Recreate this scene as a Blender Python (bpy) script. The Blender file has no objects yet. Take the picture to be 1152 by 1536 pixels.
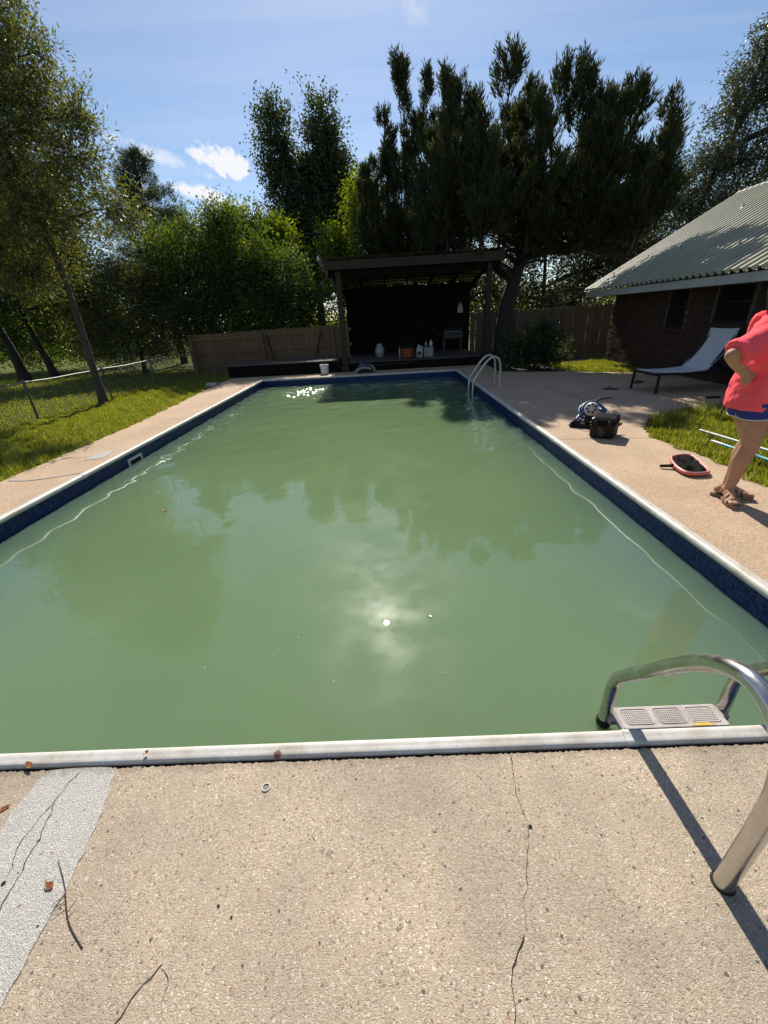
import bpy, bmesh, math, random
import numpy as np
from mathutils import Vector, Matrix, Euler, noise as mnoise

scene = bpy.context.scene
COL = scene.collection
R = math.radians
random.seed(7)

# ------------------------------------------------------------------ camera
CAM = Vector((0.7319, 0.0, 1.4473))
TILT, ROLL, YAW, FPX = 0.4469, -0.0570, -0.0204, 609.5
def camera():
    fw = Vector((math.sin(YAW)*math.cos(TILT), math.cos(YAW)*math.cos(TILT), -math.sin(TILT)))
    rt = Vector((math.cos(YAW), -math.sin(YAW), 0)); up = rt.cross(fw)
    r = math.cos(ROLL)*rt + math.sin(ROLL)*up
    u = -math.sin(ROLL)*rt + math.cos(ROLL)*up
    cd = bpy.data.cameras.new('camera'); cd.sensor_fit = 'VERTICAL'; cd.sensor_height = 24.0
    cd.lens = 24.0*FPX/1536.0; cd.clip_start = 0.02; cd.clip_end = 3000
    co = bpy.data.objects.new('camera', cd); COL.objects.link(co)
    m = Matrix((r, u, -fw)).transposed().to_4x4(); m.translation = CAM
    co.matrix_world = m
    scene.camera = co
camera()

# ------------------------------------------------------------------ light
SUN_EL, SUN_AZ = 40.7, -2.2
SDIR = Vector((math.sin(R(SUN_AZ))*math.cos(R(SUN_EL)), math.cos(R(SUN_AZ))*math.cos(R(SUN_EL)), math.sin(R(SUN_EL))))
def light():
    w = bpy.data.worlds.new('World'); scene.world = w; w.use_nodes = True
    nt = w.node_tree; nt.nodes.clear(); N = nt.nodes.new; L = nt.links.new
    out = N('ShaderNodeOutputWorld')
    sky = N('ShaderNodeTexSky'); sky.sky_type = 'NISHITA'; sky.sun_disc = False
    sky.sun_elevation = R(SUN_EL); sky.sun_rotation = R(SUN_AZ)
    sky.altitude = 0; sky.air_density = 1.0; sky.dust_density = 0.2; sky.ozone_density = 3.4
    bg = N('ShaderNodeBackground'); bg.inputs['Strength'].default_value = 0.080
    L(sky.outputs[0], bg.inputs['Color'])
    # clouds: thin cirrus everywhere plus a few small cumulus, by direction in the sky
    tc = N('ShaderNodeTexCoord')
    def math_(op, a, b=None, clamp=False):
        n = N('ShaderNodeMath'); n.operation = op; n.use_clamp = clamp
        for i, v in enumerate((a, b)):
            if v is None: continue
            if isinstance(v, (int, float)): n.inputs[i].default_value = v
            else: L(v, n.inputs[i])
        return n.outputs[0]
    def dot(v):
        n = N('ShaderNodeVectorMath'); n.operation = 'DOT_PRODUCT'
        L(tc.outputs['Generated'], n.inputs[0]); n.inputs[1].default_value = v
        return n.outputs['Value']
    sep = N('ShaderNodeSeparateXYZ'); L(tc.outputs['Generated'], sep.inputs[0])
    zc = math_('MAXIMUM', sep.outputs[2], 0.06)
    px = math_('DIVIDE', sep.outputs[0], zc); py = math_('DIVIDE', sep.outputs[1], zc)
    cmb = N('ShaderNodeCombineXYZ'); L(px, cmb.inputs[0]); L(py, cmb.inputs[1])
    mp = N('ShaderNodeMapping'); L(cmb.outputs[0], mp.inputs[0])
    mp.inputs['Rotation'].default_value = (0, 0, R(24)); mp.inputs['Scale'].default_value = (0.25, 1.5, 1)
    ns = N('ShaderNodeTexNoise'); ns.inputs['Scale'].default_value = 1.3; ns.inputs['Detail'].default_value = 7
    ns.inputs['Roughness'].default_value = 0.6; L(mp.outputs[0], ns.inputs['Vector'])
    cir = math_('MULTIPLY', math_('SUBTRACT', ns.outputs['Fac'], 0.38, True), 0.60, True)
    nd = N('ShaderNodeTexNoise'); nd.inputs['Scale'].default_value = 38; nd.inputs['Detail'].default_value = 10
    nd.inputs['Roughness'].default_value = 0.62; L(tc.outputs['Generated'], nd.inputs['Vector'])
    total = cir
    def cumulus(c, w_, h_, slope, gain, rag):
        nonlocal total
        c = Vector(c).normalized()
        e1 = Vector((0, 0, 1)).cross(c).normalized()*-1
        e1 = Vector((c.y, -c.x, 0)).normalized(); e2 = e1.cross(c)*1.0
        if e2.z < 0: e2 = -e2
        a, b = math.cos(slope), math.sin(slope)
        f1 = e1*a + e2*b; f2 = e2*a - e1*b
        u = math_('DIVIDE', math_('SUBTRACT', dot(f1), c.dot(f1)), w_)
        v = math_('DIVIDE', math_('SUBTRACT', dot(f2), c.dot(f2)), h_)
        r2 = math_('ADD', math_('MULTIPLY', u, u), math_('MULTIPLY', v, v))
        front = math_('GREATER_THAN', dot(c), 0.3)
        m = math_('SUBTRACT', 1.0, r2)
        m = math_('ADD', m, math_('MULTIPLY', math_('SUBTRACT', nd.outputs['Fac'], 0.5), rag))
        m = math_('MULTIPLY', math_('MULTIPLY', m, gain, True), front)
        total = math_('MAXIMUM', total, m)
    cumulus((-0.268, 0.924, 0.264), 0.046, 0.021, R(-20), 1.5, 5.5)
    cumulus((-0.300, 0.915, 0.270), 0.028, 0.014, R(-6), 1.2, 5.0)
    cumulus((-0.370, 0.890, 0.268), 0.095, 0.012, R(-16), 0.55, 5.0)
    cumulus((-0.312, 0.921, 0.216), 0.080, 0.015, R(-16), 1.0, 4.6)
    cumulus((0.068, 0.901, 0.432), 0.035, 0.022, R(-30), 0.3, 3.5)
    cumulus((0.55, 0.70, 0.60), 0.10, 0.03, R(10), 0.5, 3.5)
    cumulus((-0.75, 0.30, 0.5), 0.15, 0.04, R(-10), 0.9, 3.5)
    bgc = N('ShaderNodeBackground'); bgc.inputs['Color'].default_value = (0.93, 0.95, 1.0, 1); bgc.inputs['Strength'].default_value = 0.70
    mx = N('ShaderNodeMixShader'); L(total, mx.inputs[0]); L(bg.outputs[0], mx.inputs[1]); L(bgc.outputs[0], mx.inputs[2])
    L(mx.outputs[0], out.inputs[0])
    ld = bpy.data.lights.new('sun', 'SUN'); ld.energy = 5.0; ld.angle = R(0.53); ld.color = (1.0, 0.93, 0.82)
    lo = bpy.data.objects.new('sun', ld); COL.objects.link(lo); lo.location = (0, 10, 20)
    lo.rotation_euler = SDIR.to_track_quat('Z', 'Y').to_euler()
light()
vs = scene.view_settings
vs.view_transform = 'Standard'; vs.look = 'None'; vs.gamma = 1.0; vs.exposure = 0.5; vs.use_curve_mapping = False
cy = scene.cycles
cy.max_bounces = 7; cy.diffuse_bounces = 3; cy.glossy_bounces = 4; cy.transmission_bounces = 4; cy.transparent_max_bounces = 4
cy.caustics_reflective = False; cy.caustics_refractive = False
cy.sample_clamp_indirect = 4.0
cy.use_denoising = True

# ------------------------------------------------------------------ helpers
MATS = {}
def mat(name, color, rough=0.6, color2=None, scale=8.0, detail=4.0, bump=0.0, bscale=None, metal=0.0, spec=0.5,
        stretch=(1, 1, 1), contrast=(0.35, 0.65), coat=0.0):
    m = bpy.data.materials.new(name); m.use_nodes = True; MATS[name] = m
    nt = m.node_tree; b = nt.nodes['Principled BSDF']; L = nt.links.new
    b.inputs['Roughness'].default_value = rough; b.inputs['Metallic'].default_value = metal
    b.inputs['Specular IOR Level'].default_value = spec
    if coat: b.inputs['Coat Weight'].default_value = coat
    c2 = color2 or tuple(min(1, c*0.72) for c in color)
    tc = nt.nodes.new('ShaderNodeTexCoord'); mp = nt.nodes.new('ShaderNodeMapping')
    geo = nt.nodes.new('ShaderNodeObjectInfo')
    add = nt.nodes.new('ShaderNodeVectorMath'); add.operation = 'ADD'
    L(tc.outputs['Object'], add.inputs[0]); L(geo.outputs['Location'], add.inputs[1])
    L(add.outputs[0], mp.inputs[0]); mp.inputs['Scale'].default_value = stretch
    n = nt.nodes.new('ShaderNodeTexNoise'); n.inputs['Scale'].default_value = scale; n.inputs['Detail'].default_value = detail
    n.inputs['Roughness'].default_value = 0.65
    L(mp.outputs[0], n.inputs['Vector'])
    cr = nt.nodes.new('ShaderNodeValToRGB'); L(n.outputs['Fac'], cr.inputs[0])
    cr.color_ramp.elements[0].position = contrast[0]; cr.color_ramp.elements[1].position = contrast[1]
    cr.color_ramp.elements[0].color = (*c2, 1); cr.color_ramp.elements[1].color = (*color, 1)
    # piece to piece variation
    hsv = nt.nodes.new('ShaderNodeHueSaturation'); L(cr.outputs[0], hsv.inputs['Color'])
    mr = nt.nodes.new('ShaderNodeMapRange'); L(geo.outputs['Random'], mr.inputs[0])
    mr.inputs[3].default_value = 0.86; mr.inputs[4].default_value = 1.14
    L(mr.outputs[0], hsv.inputs['Value'])
    L(hsv.outputs[0], b.inputs['Base Color'])
    if bump:
        n2 = nt.nodes.new('ShaderNodeTexNoise'); n2.inputs['Scale'].default_value = bscale or scale*4; n2.inputs['Detail'].default_value = 5
        L(mp.outputs[0], n2.inputs['Vector'])
        bp = nt.nodes.new('ShaderNodeBump'); bp.inputs['Strength'].default_value = bump; bp.inputs['Distance'].default_value = 0.01
        L(n2.outputs['Fac'], bp.inputs['Height']); L(bp.outputs[0], b.inputs['Normal'])
    return m

def tag(o, label=None, cat=None, group=None, kind=None):
    if label: o['label'] = label
    if cat: o['category'] = cat
    if group: o['group'] = group
    if kind: o['kind'] = kind
    return o
def empty(name, loc=(0, 0, 0), rz=0.0, label=None, cat=None, group=None, kind=None):
    o = bpy.data.objects.new(name, None); COL.objects.link(o); o.empty_display_size = 0.1
    o.location = loc; o.rotation_euler = (0, 0, rz)
    return tag(o, label, cat, group, kind)
def link(name, me, m, parent=None, loc=None, rot=None):
    o = bpy.data.objects.new(name, me); COL.objects.link(o)
    if m is not None and not me.materials: me.materials.append(m)
    if parent: o.parent = parent
    if loc is not None: o.location = loc
    if rot is not None: o.rotation_euler = rot
    return o

class MB:
    def __init__(s): s.v = []; s.f = []; s.sm = []
    def add(s, vs_, fs, smooth=False):
        k = len(s.v); s.v += [tuple(v) for v in vs_]; s.f += [tuple(i+k for i in f) for f in fs]; s.sm += [smooth]*len(fs); return s
    def box(s, c, d, rot=None, bev=0.0, taper=1.0):
        hx, hy, hz = d[0]/2, d[1]/2, d[2]/2
        b = min(bev, hx*.9, hy*.9, hz*.9)
        M_ = Euler(rot).to_matrix() if rot is not None else None
        vs_ = []; fs = []
        if b <= 0:
            for z in (-hz, hz):
                t = taper if z > 0 else 1.0
                for x, y in ((-hx, -hy), (hx, -hy), (hx, hy), (-hx, hy)): vs_.append(Vector((x*t, y*t, z)))
            fs = [(3, 2, 1, 0), (4, 5, 6, 7), (0, 1, 5, 4), (1, 2, 6, 5), (2, 3, 7, 6), (3, 0, 4, 7)]
        else:
            for z, ins in ((-hz, b), (-hz+b, 0), (hz-b, 0), (hz, b)):
                t = 1.0 + (taper-1.0)*(z+hz)/(2*hz)
                ax, ay = hx*t-ins, hy*t-ins; bb = b*0.6
                for x, y in ((-ax+bb, -ay), (ax-bb, -ay), (ax, -ay+bb), (ax, ay-bb), (ax-bb, ay), (-ax+bb, ay), (-ax, ay-bb), (-ax, -ay+bb)):
                    vs_.append(Vector((x, y, z)))
            fs = [tuple(range(7, -1, -1)), tuple(range(24, 32))]
            for r_ in range(3):
                for i in range(8): fs.append((r_*8+i, r_*8+(i+1) % 8, r_*8+8+(i+1) % 8, r_*8+8+i))
        if M_ is not None: vs_ = [M_ @ v for v in vs_]
        c = Vector(c)
        return s.add([v+c for v in vs_], fs)
    def bar(s, a, b, w, h=None, up=(0, 0, 1)):
        a = Vector(a); b = Vector(b); d = (b-a); l = d.length; d.normalize()
        h = h or w; up = Vector(up)
        if abs(d.dot(up)) > .97: up = Vector((1, 0, 0))
        x = d.cross(up).normalized(); z = x.cross(d)
        vs_ = []
        for p in (a, b):
            for i, j in ((-1, -1), (1, -1), (1, 1), (-1, 1)): vs_.append(p + x*i*w/2 + z*j*h/2)
        return s.add(vs_, [(3, 2, 1, 0), (4, 5, 6, 7), (0, 1, 5, 4), (1, 2, 6, 5), (2, 3, 7, 6), (3, 0, 4, 7)])
    def tube(s, pts, r, n=10, cap=True, closed=False, smooth=True):
        pts = [Vector(p) for p in pts]; m = len(pts)
        rs = r if isinstance(r, (list, tuple)) else [r]*m
        tang = []
        for i in range(m):
            a = pts[(i-1) % m if closed else max(i-1, 0)]; b = pts[(i+1) % m if closed else min(i+1, m-1)]
            t = (b-a); tang.append(t.normalized() if t.length > 1e-9 else Vector((0, 0, 1)))
        u = tang[0].orthogonal().normalized(); vs_ = []
        for i in range(m):
            u = (u - tang[i]*u.dot(tang[i]));
            u = u.normalized() if u.length > 1e-6 else tang[i].orthogonal().normalized()
            v = tang[i].cross(u)
            for k in range(n):
                a = 2*math.pi*k/n; vs_.append(pts[i] + (u*math.cos(a) + v*math.sin(a))*rs[i])
        fs = []
        for i in range(m if closed else m-1):
            j = (i+1) % m
            for k in range(n): fs.append((i*n+k, i*n+(k+1) % n, j*n+(k+1) % n, j*n+k))
        s.add(vs_, fs, smooth)
        if cap and not closed:
            s.add(vs_[:n], [tuple(range(n-1, -1, -1))]); s.add(vs_[-n:], [tuple(range(n))])
        return s
    def lathe(s, prof, c=(0, 0, 0), n=20, M_=None, smooth=True):
        c = Vector(c); vs_ = []; fs = []
        for r_, z in prof:
            for k in range(n):
                a = 2*math.pi*k/n; v = Vector((r_*math.cos(a), r_*math.sin(a), z))
                vs_.append((M_ @ v if M_ else v) + c)
        for i in range(len(prof)-1):
            for k in range(n): fs.append((i*n+k, i*n+(k+1) % n, (i+1)*n+(k+1) % n, (i+1)*n+k))
        return s.add(vs_, fs, smooth)
    def prism(s, poly, z0, z1):
        n = len(poly)
        vs_ = [(x, y, z0) for x, y in poly] + [(x, y, z1) for x, y in poly]
        fs = [tuple(range(n-1, -1, -1)), tuple(range(n, 2*n))] + [(i, (i+1) % n, n+(i+1) % n, n+i) for i in range(n)]
        return s.add(vs_, fs)
    def sweep(s, prof, path, closed=False, up=(0, 0, 1), smooth=False):
        """prof: list of (side, height); path: points"""
        path = [Vector(p) for p in path]; n = len(prof); vs_ = []; up = Vector(up); fs = []
        for i, p in enumerate(path):
            a = path[max(i-1, 0)]; b = path[min(i+1, len(path)-1)]
            d = (b-a).normalized(); x = d.cross(up).normalized()
            for q, h in prof: vs_.append(p + x*q + up*h)
        for i in range(len(path)-1):
            for k in range(n if closed else n-1):
                fs.append((i*n+k, (i+1)*n+k, (i+1)*n+(k+1) % n, i*n+(k+1) % n))
        s.add(vs_, fs, smooth)
        if closed:
            s.add(vs_[:n], [tuple(range(n))]); s.add(vs_[-n:], [tuple(range(n-1, -1, -1))])
        return s
    def mesh(s, name):
        me = bpy.data.meshes.new(name); me.from_pydata(s.v, [], s.f)
        me.polygons.foreach_set('use_smooth', s.sm); me.update()
        return me
    def build(s, name, m, parent=None, loc=None, rot=None):
        return link(name, s.mesh(name), m, parent, loc, rot)

def np_mesh(name, V, F, m, parent=None, tint=None, smooth=False):
    """V (n,3), F (k,q) with q 3 or 4"""
    me = bpy.data.meshes.new(name); n = len(V); k, q = F.shape
    me.vertices.add(n); me.vertices.foreach_set('co', np.ascontiguousarray(V, dtype=np.float32).ravel())
    me.loops.add(k*q); me.loops.foreach_set('vertex_index', np.ascontiguousarray(F, dtype=np.int32).ravel())
    me.polygons.add(k); me.polygons.foreach_set('loop_start', np.arange(0, k*q, q, dtype=np.int32))
    me.polygons.foreach_set('loop_total', np.full(k, q, dtype=np.int32))
    me.polygons.foreach_set('use_smooth', np.full(k, smooth, dtype=bool))
    me.update(calc_edges=True)
    if tint is not None:
        at = me.attributes.new('tint', 'FLOAT', 'FACE'); at.data.foreach_set('value', np.asarray(tint, dtype=np.float32))
    return link(name, me, m, parent)

# ------------------------------------------------------------------ materials
def leaf_mat(name, dark, mid, light, trans=0.42, gloss=0.08, grough=0.38):
    m = bpy.data.materials.new(name); m.use_nodes = True; MATS[name] = m
    nt = m.node_tree; nt.nodes.clear(); N = nt.nodes.new; L = nt.links.new
    out = N('ShaderNodeOutputMaterial'); at = N('ShaderNodeAttribute'); at.attribute_name = 'tint'
    cr = N('ShaderNodeValToRGB'); L(at.outputs['Fac'], cr.inputs[0])
    e = cr.color_ramp.elements; e[0].color = (*dark, 1); e[1].color = (*light, 1)
    k = e.new(0.55); k.color = (*mid, 1)
    d = N('ShaderNodeBsdfDiffuse'); t = N('ShaderNodeBsdfTranslucent'); g = N('ShaderNodeBsdfGlossy')
    g.inputs['Roughness'].default_value = grough; g.inputs['Color'].default_value = (0.8, 0.85, 0.8, 1)
    L(cr.outputs[0], d.inputs[0])
    hs = N('ShaderNodeHueSaturation'); L(cr.outputs[0], hs.inputs['Color']); hs.inputs['Hue'].default_value = 0.485
    hs.inputs['Saturation'].default_value = 1.15; hs.inputs['Value'].default_value = 2.1; L(hs.outputs[0], t.inputs[0])
    m1 = N('ShaderNodeMixShader'); m1.inputs[0].default_value = trans; L(d.outputs[0], m1.inputs[1]); L(t.outputs[0], m1.inputs[2])
    m2 = N('ShaderNodeMixShader'); m2.inputs[0].default_value = gloss; L(m1.outputs[0], m2.inputs[1]); L(g.outputs[0], m2.inputs[2])
    L(m2.outputs[0], out.inputs[0])
    return m
leaf_mat('oak_leaf', (.044, .054, .012), (.085, .098, .022), (.165, .165, .045), .48, .06, .35)
leaf_mat('green_leaf', (.032, .050, .010), (.060, .092, .016), (.125, .165, .027), .5, .045)
leaf_mat('bright_leaf', (.050, .078, .010), (.105, .145, .016), (.20, .24, .028), .55, .04)
leaf_mat('dark_leaf', (.018, .028, .008), (.034, .050, .013), (.065, .085, .02), .42, .05)
leaf_mat('live_oak_leaf', (.026, .032, .012), (.050, .058, .020), (.105, .110, .042), .36, .10, .32)
leaf_mat('cedar_leaf', (.018, .026, .010), (.036, .046, .017), (.090, .092, .030), .24, .03, .5)
leaf_mat('pine_leaf', (.020, .032, .014), (.036, .052, .022), (.06, .08, .035), .3, .08, .4)
leaf_mat('grass_blade', (.085, .112, .016), (.155, .185, .028), (.29, .285, .065), .42, .05, .45)
leaf_mat('dry_leaf', (.16, .05, .02), (.26, .10, .035), (.38, .19, .07), .25, .06)

mat('bark', (.085, .070, .055), .9, (.035, .028, .022), 9, 6, .9, 30, stretch=(1, 1, .3))
mat('bark_dark', (.040, .033, .027), .9, (.016, .013, .011), 9, 6, .9, 30, stretch=(1, 1, .3))
mat('twig_bark', (.11, .07, .045), .8, (.05, .03, .02), 40, 3)
mat('fence_wood', (.180, .112, .058), .85, (.100, .060, .032), 7, 6, .35, 60, stretch=(6, 6, .7))
mat('fence_wood_old', (.130, .085, .055), .85, (.070, .045, .030), 7, 6, .35, 60, stretch=(6, 6, .7))
mat('deck_wood', (.105, .080, .066), .8, (.055, .040, .033), 6, 6, .35, 50, stretch=(.7, 6, 6))
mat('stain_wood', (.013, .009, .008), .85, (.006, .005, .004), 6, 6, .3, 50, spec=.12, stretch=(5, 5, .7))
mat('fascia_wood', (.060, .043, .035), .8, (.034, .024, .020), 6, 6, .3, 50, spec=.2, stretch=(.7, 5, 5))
mat('galvanised', (.42, .43, .43), .45, (.28, .28, .28), 14, 4, .1, 60, metal=.75)
mat('rail_metal', (.26, .26, .25), .55, (.17, .165, .16), 14, 4, metal=.35)
mat('backlit_post_metal', (.10, .095, .085), .6, (.06, .055, .05), 14, 4)  # backlit shade put into the post colour, darker than the rail
mat('fence_wire', (.11, .11, .10), .55, (.07, .07, .065), 10, 3, metal=.4)
mat('white_soffit', (.50, .50, .47), .6, (.40, .40, .38), 3, 4)
mat('house_brick', (.082, .042, .031), .9, (.034, .020, .016), 5, 5, .5, 60, spec=.2, contrast=(.3, .7))
mat('mortar', (.10, .09, .08), .95, (.12, .11, .10), 8, 5, .4, 80)
mat('black_plastic', (.007, .007, .0075), .38, (.005, .005, .005), 12, 4, .08, 90, spec=.22)
mat('black_rubber', (.012, .012, .012), .75, (.02, .02, .019), 20, 4)
mat('blue_hose', (.035, .110, .260), .4, (.022, .075, .19), 30, 3)
mat('silver_plastic', (.42, .42, .41), .4, (.30, .30, .29), 14, 4)
mat('white_plastic', (.62, .62, .60), .45, (.50, .50, .47), 10, 4)
mat('cyan_plastic', (.12, .48, .58), .35, (.09, .38, .48), 12, 3)
mat('pink_frame', (.62, .145, .120), .45, (.50, .11, .09), 12, 4)
mat('pink_light', (.70, .42, .38), .45, (.60, .34, .30), 12, 4)
mat('black_net', (.006, .006, .006), .9, (.014, .013, .012), 60, 3, .5, 200, spec=.08)
mat('sling_fabric', (.60, .61, .62), .8, (.50, .51, .52), 25, 4, .3, 300)
mat('dark_frame', (.020, .020, .021), .45, (.013, .013, .014), 12, 3)
mat('orange_plastic', (.42, .085, .025), .5, (.28, .055, .018), 9, 4)
mat('grey_plastic', (.26, .26, .27), .55, (.20, .20, .20), 9, 4)
mat('tee', (.90, .110, .130), .95, (.82, .092, .108), 4, 4, .3, 26, spec=.1)
mat('shorts_cloth', (.022, .034, .20), .85, (.015, .024, .15), 6, 4, .25, 40)
mat('shorts_trim', (.60, .62, .66), .85)
mat('sandal_leather', (.34, .215, .135), .7, (.24, .15, .095), 25, 5, .3, 120)
mat('sandal_sole', (.30, .19, .115), .85, (.20, .125, .08), 60, 5, .4, 160)
mat('hair', (.030, .017, .010), .5, (.015, .009, .006), 60, 3, .5, 90, stretch=(1, 1, .15))
mat('eye_white', (.75, .73, .70), .2); mat('iris', (.05, .03, .02), .2); mat('lips', (.42, .14, .12), .5)
mat('flip_flop_foam', (.14, .045, .035), .8, (.08, .03, .025), 12, 4)
mat('soil', (.035, .026, .018), .95, (.016, .012, .009), 9, 6, .9, 50)
mat('dull_white', (.34, .34, .32), .6, (.26, .26, .24), 9, 4)
mat('dead_grey', (.22, .20, .17), .9)
mat('rust_patch', (.20, .075, .035), .9, (.12, .05, .025), 90, 5, .5, 160)
mat('sealant', (.42, .38, .33), .8)
mat('gap_dirt', (.030, .024, .018), .95, (.012, .010, .008), 40, 5, .8, 120)
mat('pvc_white', (.58, .56, .52), .5)
mat('hole_dark', (.01, .009, .008), .95)
mat('yellow_print', (.62, .44, .06), .6)
mat('lamp_white', (.40, .40, .38), .4)
mat('steel_tank', (.26, .27, .28), .45, (.32, .33, .34), 8, 3)
mat('vinyl_floor', (.03, .07, .16), .5)
mat('cloth_white', (.40, .40, .40), .9)
mat('pebble_white', (.55, .52, .46), .8)

def skin_mat():
    m = mat('skin', (.46, .250, .155), .5, (.40, .21, .13), 14, 4, .08, 120)
    b = m.node_tree.nodes['Principled BSDF']; b.inputs['Roughness'].default_value = .62; b.inputs['Specular IOR Level'].default_value = .3; b.inputs['Subsurface Weight'].default_value = .12
    b.inputs['Subsurface Radius'].default_value = (.02, .008, .004); b.inputs['Subsurface Scale'].default_value = .5
skin_mat()

def steel_mat(name, col=(.60, .58, .54), rough=.2):
    m = bpy.data.materials.new(name); m.use_nodes = True; MATS[name] = m
    nt = m.node_tree; N = nt.nodes.new; L = nt.links.new; b = nt.nodes['Principled BSDF']
    b.inputs['Metallic'].default_value = 1.0
    tc = N('ShaderNodeTexCoord')
    n = N('ShaderNodeTexNoise'); n.inputs['Scale'].default_value = 9; n.inputs['Detail'].default_value = 4; n.inputs['Roughness'].default_value = .55
    L(tc.outputs['Object'], n.inputs['Vector'])
    cr = N('ShaderNodeValToRGB'); L(n.outputs['Fac'], cr.inputs[0])
    cr.color_ramp.elements[0].position = .34; cr.color_ramp.elements[1].position = .58
    cr.color_ramp.elements[0].color = (col[0]*.8, col[1]*.77, col[2]*.72, 1); cr.color_ramp.elements[1].color = (*col, 1)
    L(cr.outputs[0], b.inputs['Base Color'])
    # spots of dried scum, mostly low on the deck side
    n2 = N('ShaderNodeTexNoise'); n2.inputs['Scale'].default_value = 26; n2.inputs['Detail'].default_value = 3
    L(tc.outputs['Object'], n2.inputs['Vector'])
    mr = N('ShaderNodeMapRange'); L(n2.outputs['Fac'], mr.inputs[0]); mr.inputs[1].default_value = .38; mr.inputs[2].default_value = .72
    mr.inputs[3].default_value = rough; mr.inputs[4].default_value = rough+.12
    L(mr.outputs[0], b.inputs['Roughness'])
    return m
steel_mat('rail_steel', (.58, .565, .54), .22)

def concrete_mat(name, tones, matrix, pebble=95.0, stain=(.72, .70, .66), relief=.55, sharp=1.0):
    """exposed-aggregate concrete: pebbles of mixed colours set in cement"""
    m = bpy.data.materials.new(name); m.use_nodes = True; MATS[name] = m
    nt = m.node_tree; N = nt.nodes.new; L = nt.links.new; b = nt.nodes['Principled BSDF']
    b.inputs['Roughness'].default_value = .85; b.inputs['Specular IOR Level'].default_value = .3
    geo = N('ShaderNodeNewGeometry')
    wr = N('ShaderNodeTexNoise'); wr.inputs['Scale'].default_value = 60; wr.inputs['Detail'].default_value = 3
    L(geo.outputs['Position'], wr.inputs['Vector'])
    ws = N('ShaderNodeVectorMath'); ws.operation = 'SCALE'; ws.inputs['Scale'].default_value = .012
    L(wr.outputs['Color'], ws.inputs[0])
    pos = N('ShaderNodeVectorMath'); pos.operation = 'ADD'; L(geo.outputs['Position'], pos.inputs[0]); L(ws.outputs[0], pos.inputs[1])
    def vor(scale, feat='F1'):
        v = N('ShaderNodeTexVoronoi'); v.feature = feat; v.inputs['Scale'].default_value = scale
        L(pos.outputs[0], v.inputs['Vector']); return v
    v1 = vor(pebble); v1e = vor(pebble, 'DISTANCE_TO_EDGE'); v2 = vor(58.0)
    sp = N('ShaderNodeSeparateColor'); L(v1.outputs['Color'], sp.inputs[0])
    cr = N('ShaderNodeValToRGB'); L(sp.outputs[0], cr.inputs[0]); cr.color_ramp.interpolation = 'CONSTANT'
    e = cr.color_ramp.elements; e[0].color = (*tones[0][1], 1); e[0].position = 0; e[1].color = (*tones[1][1], 1); e[1].position = tones[1][0]
    for p_, c_ in tones[2:]:
        k = e.new(p_); k.color = (*c_, 1)
    # which cells show as pebbles, the others stay cement
    gt = N('ShaderNodeMath'); gt.operation = 'GREATER_THAN'; L(sp.outputs[1], gt.inputs[0]); gt.inputs[1].default_value = .30
    ed = N('ShaderNodeMapRange'); L(v1e.outputs['Distance'], ed.inputs[0]); ed.inputs[1].default_value = .04; ed.inputs[2].default_value = .16
    mk = N('ShaderNodeMath'); mk.operation = 'MULTIPLY'; L(gt.outputs[0], mk.inputs[0]); L(ed.outputs[0], mk.inputs[1])
    wn = N('ShaderNodeTexNoise'); wn.inputs['Scale'].default_value = 3.1; wn.inputs['Detail'].default_value = 6; wn.inputs['Roughness'].default_value = .65; L(geo.outputs['Position'], wn.inputs['Vector'])
    wm = N('ShaderNodeMapRange'); L(wn.outputs['Fac'], wm.inputs[0]); wm.inputs[1].default_value = .36; wm.inputs[2].default_value = .60; wm.inputs[3].default_value = .58*sharp; wm.inputs[4].default_value = sharp
    mk2 = N('ShaderNodeMath'); mk2.operation = 'MULTIPLY'; L(wm.outputs[0], mk2.inputs[1]); L(mk.outputs[0], mk2.inputs[0])
    fine = N('ShaderNodeTexNoise'); fine.inputs['Scale'].default_value = 420; fine.inputs['Detail'].default_value = 3
    L(geo.outputs['Position'], fine.inputs['Vector'])
    cm = N('ShaderNodeValToRGB'); L(fine.outputs['Fac'], cm.inputs[0])
    cm.color_ramp.elements[0].position = .3; cm.color_ramp.elements[1].position = .7
    cm.color_ramp.elements[0].color = (*[c*.62 for c in matrix], 1); cm.color_ramp.elements[1].color = (*[min(1, c*1.25) for c in matrix], 1)
    mx = N('ShaderNodeMix'); mx.data_type = 'RGBA'; L(mk2.outputs[0], mx.inputs[0]); L(cm.outputs[0], mx.inputs[6]); L(cr.outputs[0], mx.inputs[7])
    # the odd larger dark or rusty stone
    sp2 = N('ShaderNodeSeparateColor'); L(v2.outputs['Color'], sp2.inputs[0])
    g2 = N('ShaderNodeMath'); g2.operation = 'GREATER_THAN'; L(sp2.outputs[0], g2.inputs[0]); g2.inputs[1].default_value = .86
    l2 = N('ShaderNodeMath'); l2.operation = 'LESS_THAN'; L(v2.outputs['Distance'], l2.inputs[0]); l2.inputs[1].default_value = .24
    m3 = N('ShaderNodeMath'); m3.operation = 'MULTIPLY'; L(g2.outputs[0], m3.inputs[0]); L(l2.outputs[0], m3.inputs[1])
    c3 = N('ShaderNodeValToRGB'); L(sp2.outputs[1], c3.inputs[0]); c3.color_ramp.interpolation = 'CONSTANT'
    c3.color_ramp.elements[0].color = (.16, .125, .10, 1); c3.color_ramp.elements[1].color = (.50, .46, .38, 1); c3.color_ramp.elements[1].position = .35
    k = c3.color_ramp.elements.new(.6); k.color = (.40, .22, .11, 1); k = c3.color_ramp.elements.new(.82); k.color = (.27, .235, .21, 1)
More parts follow.
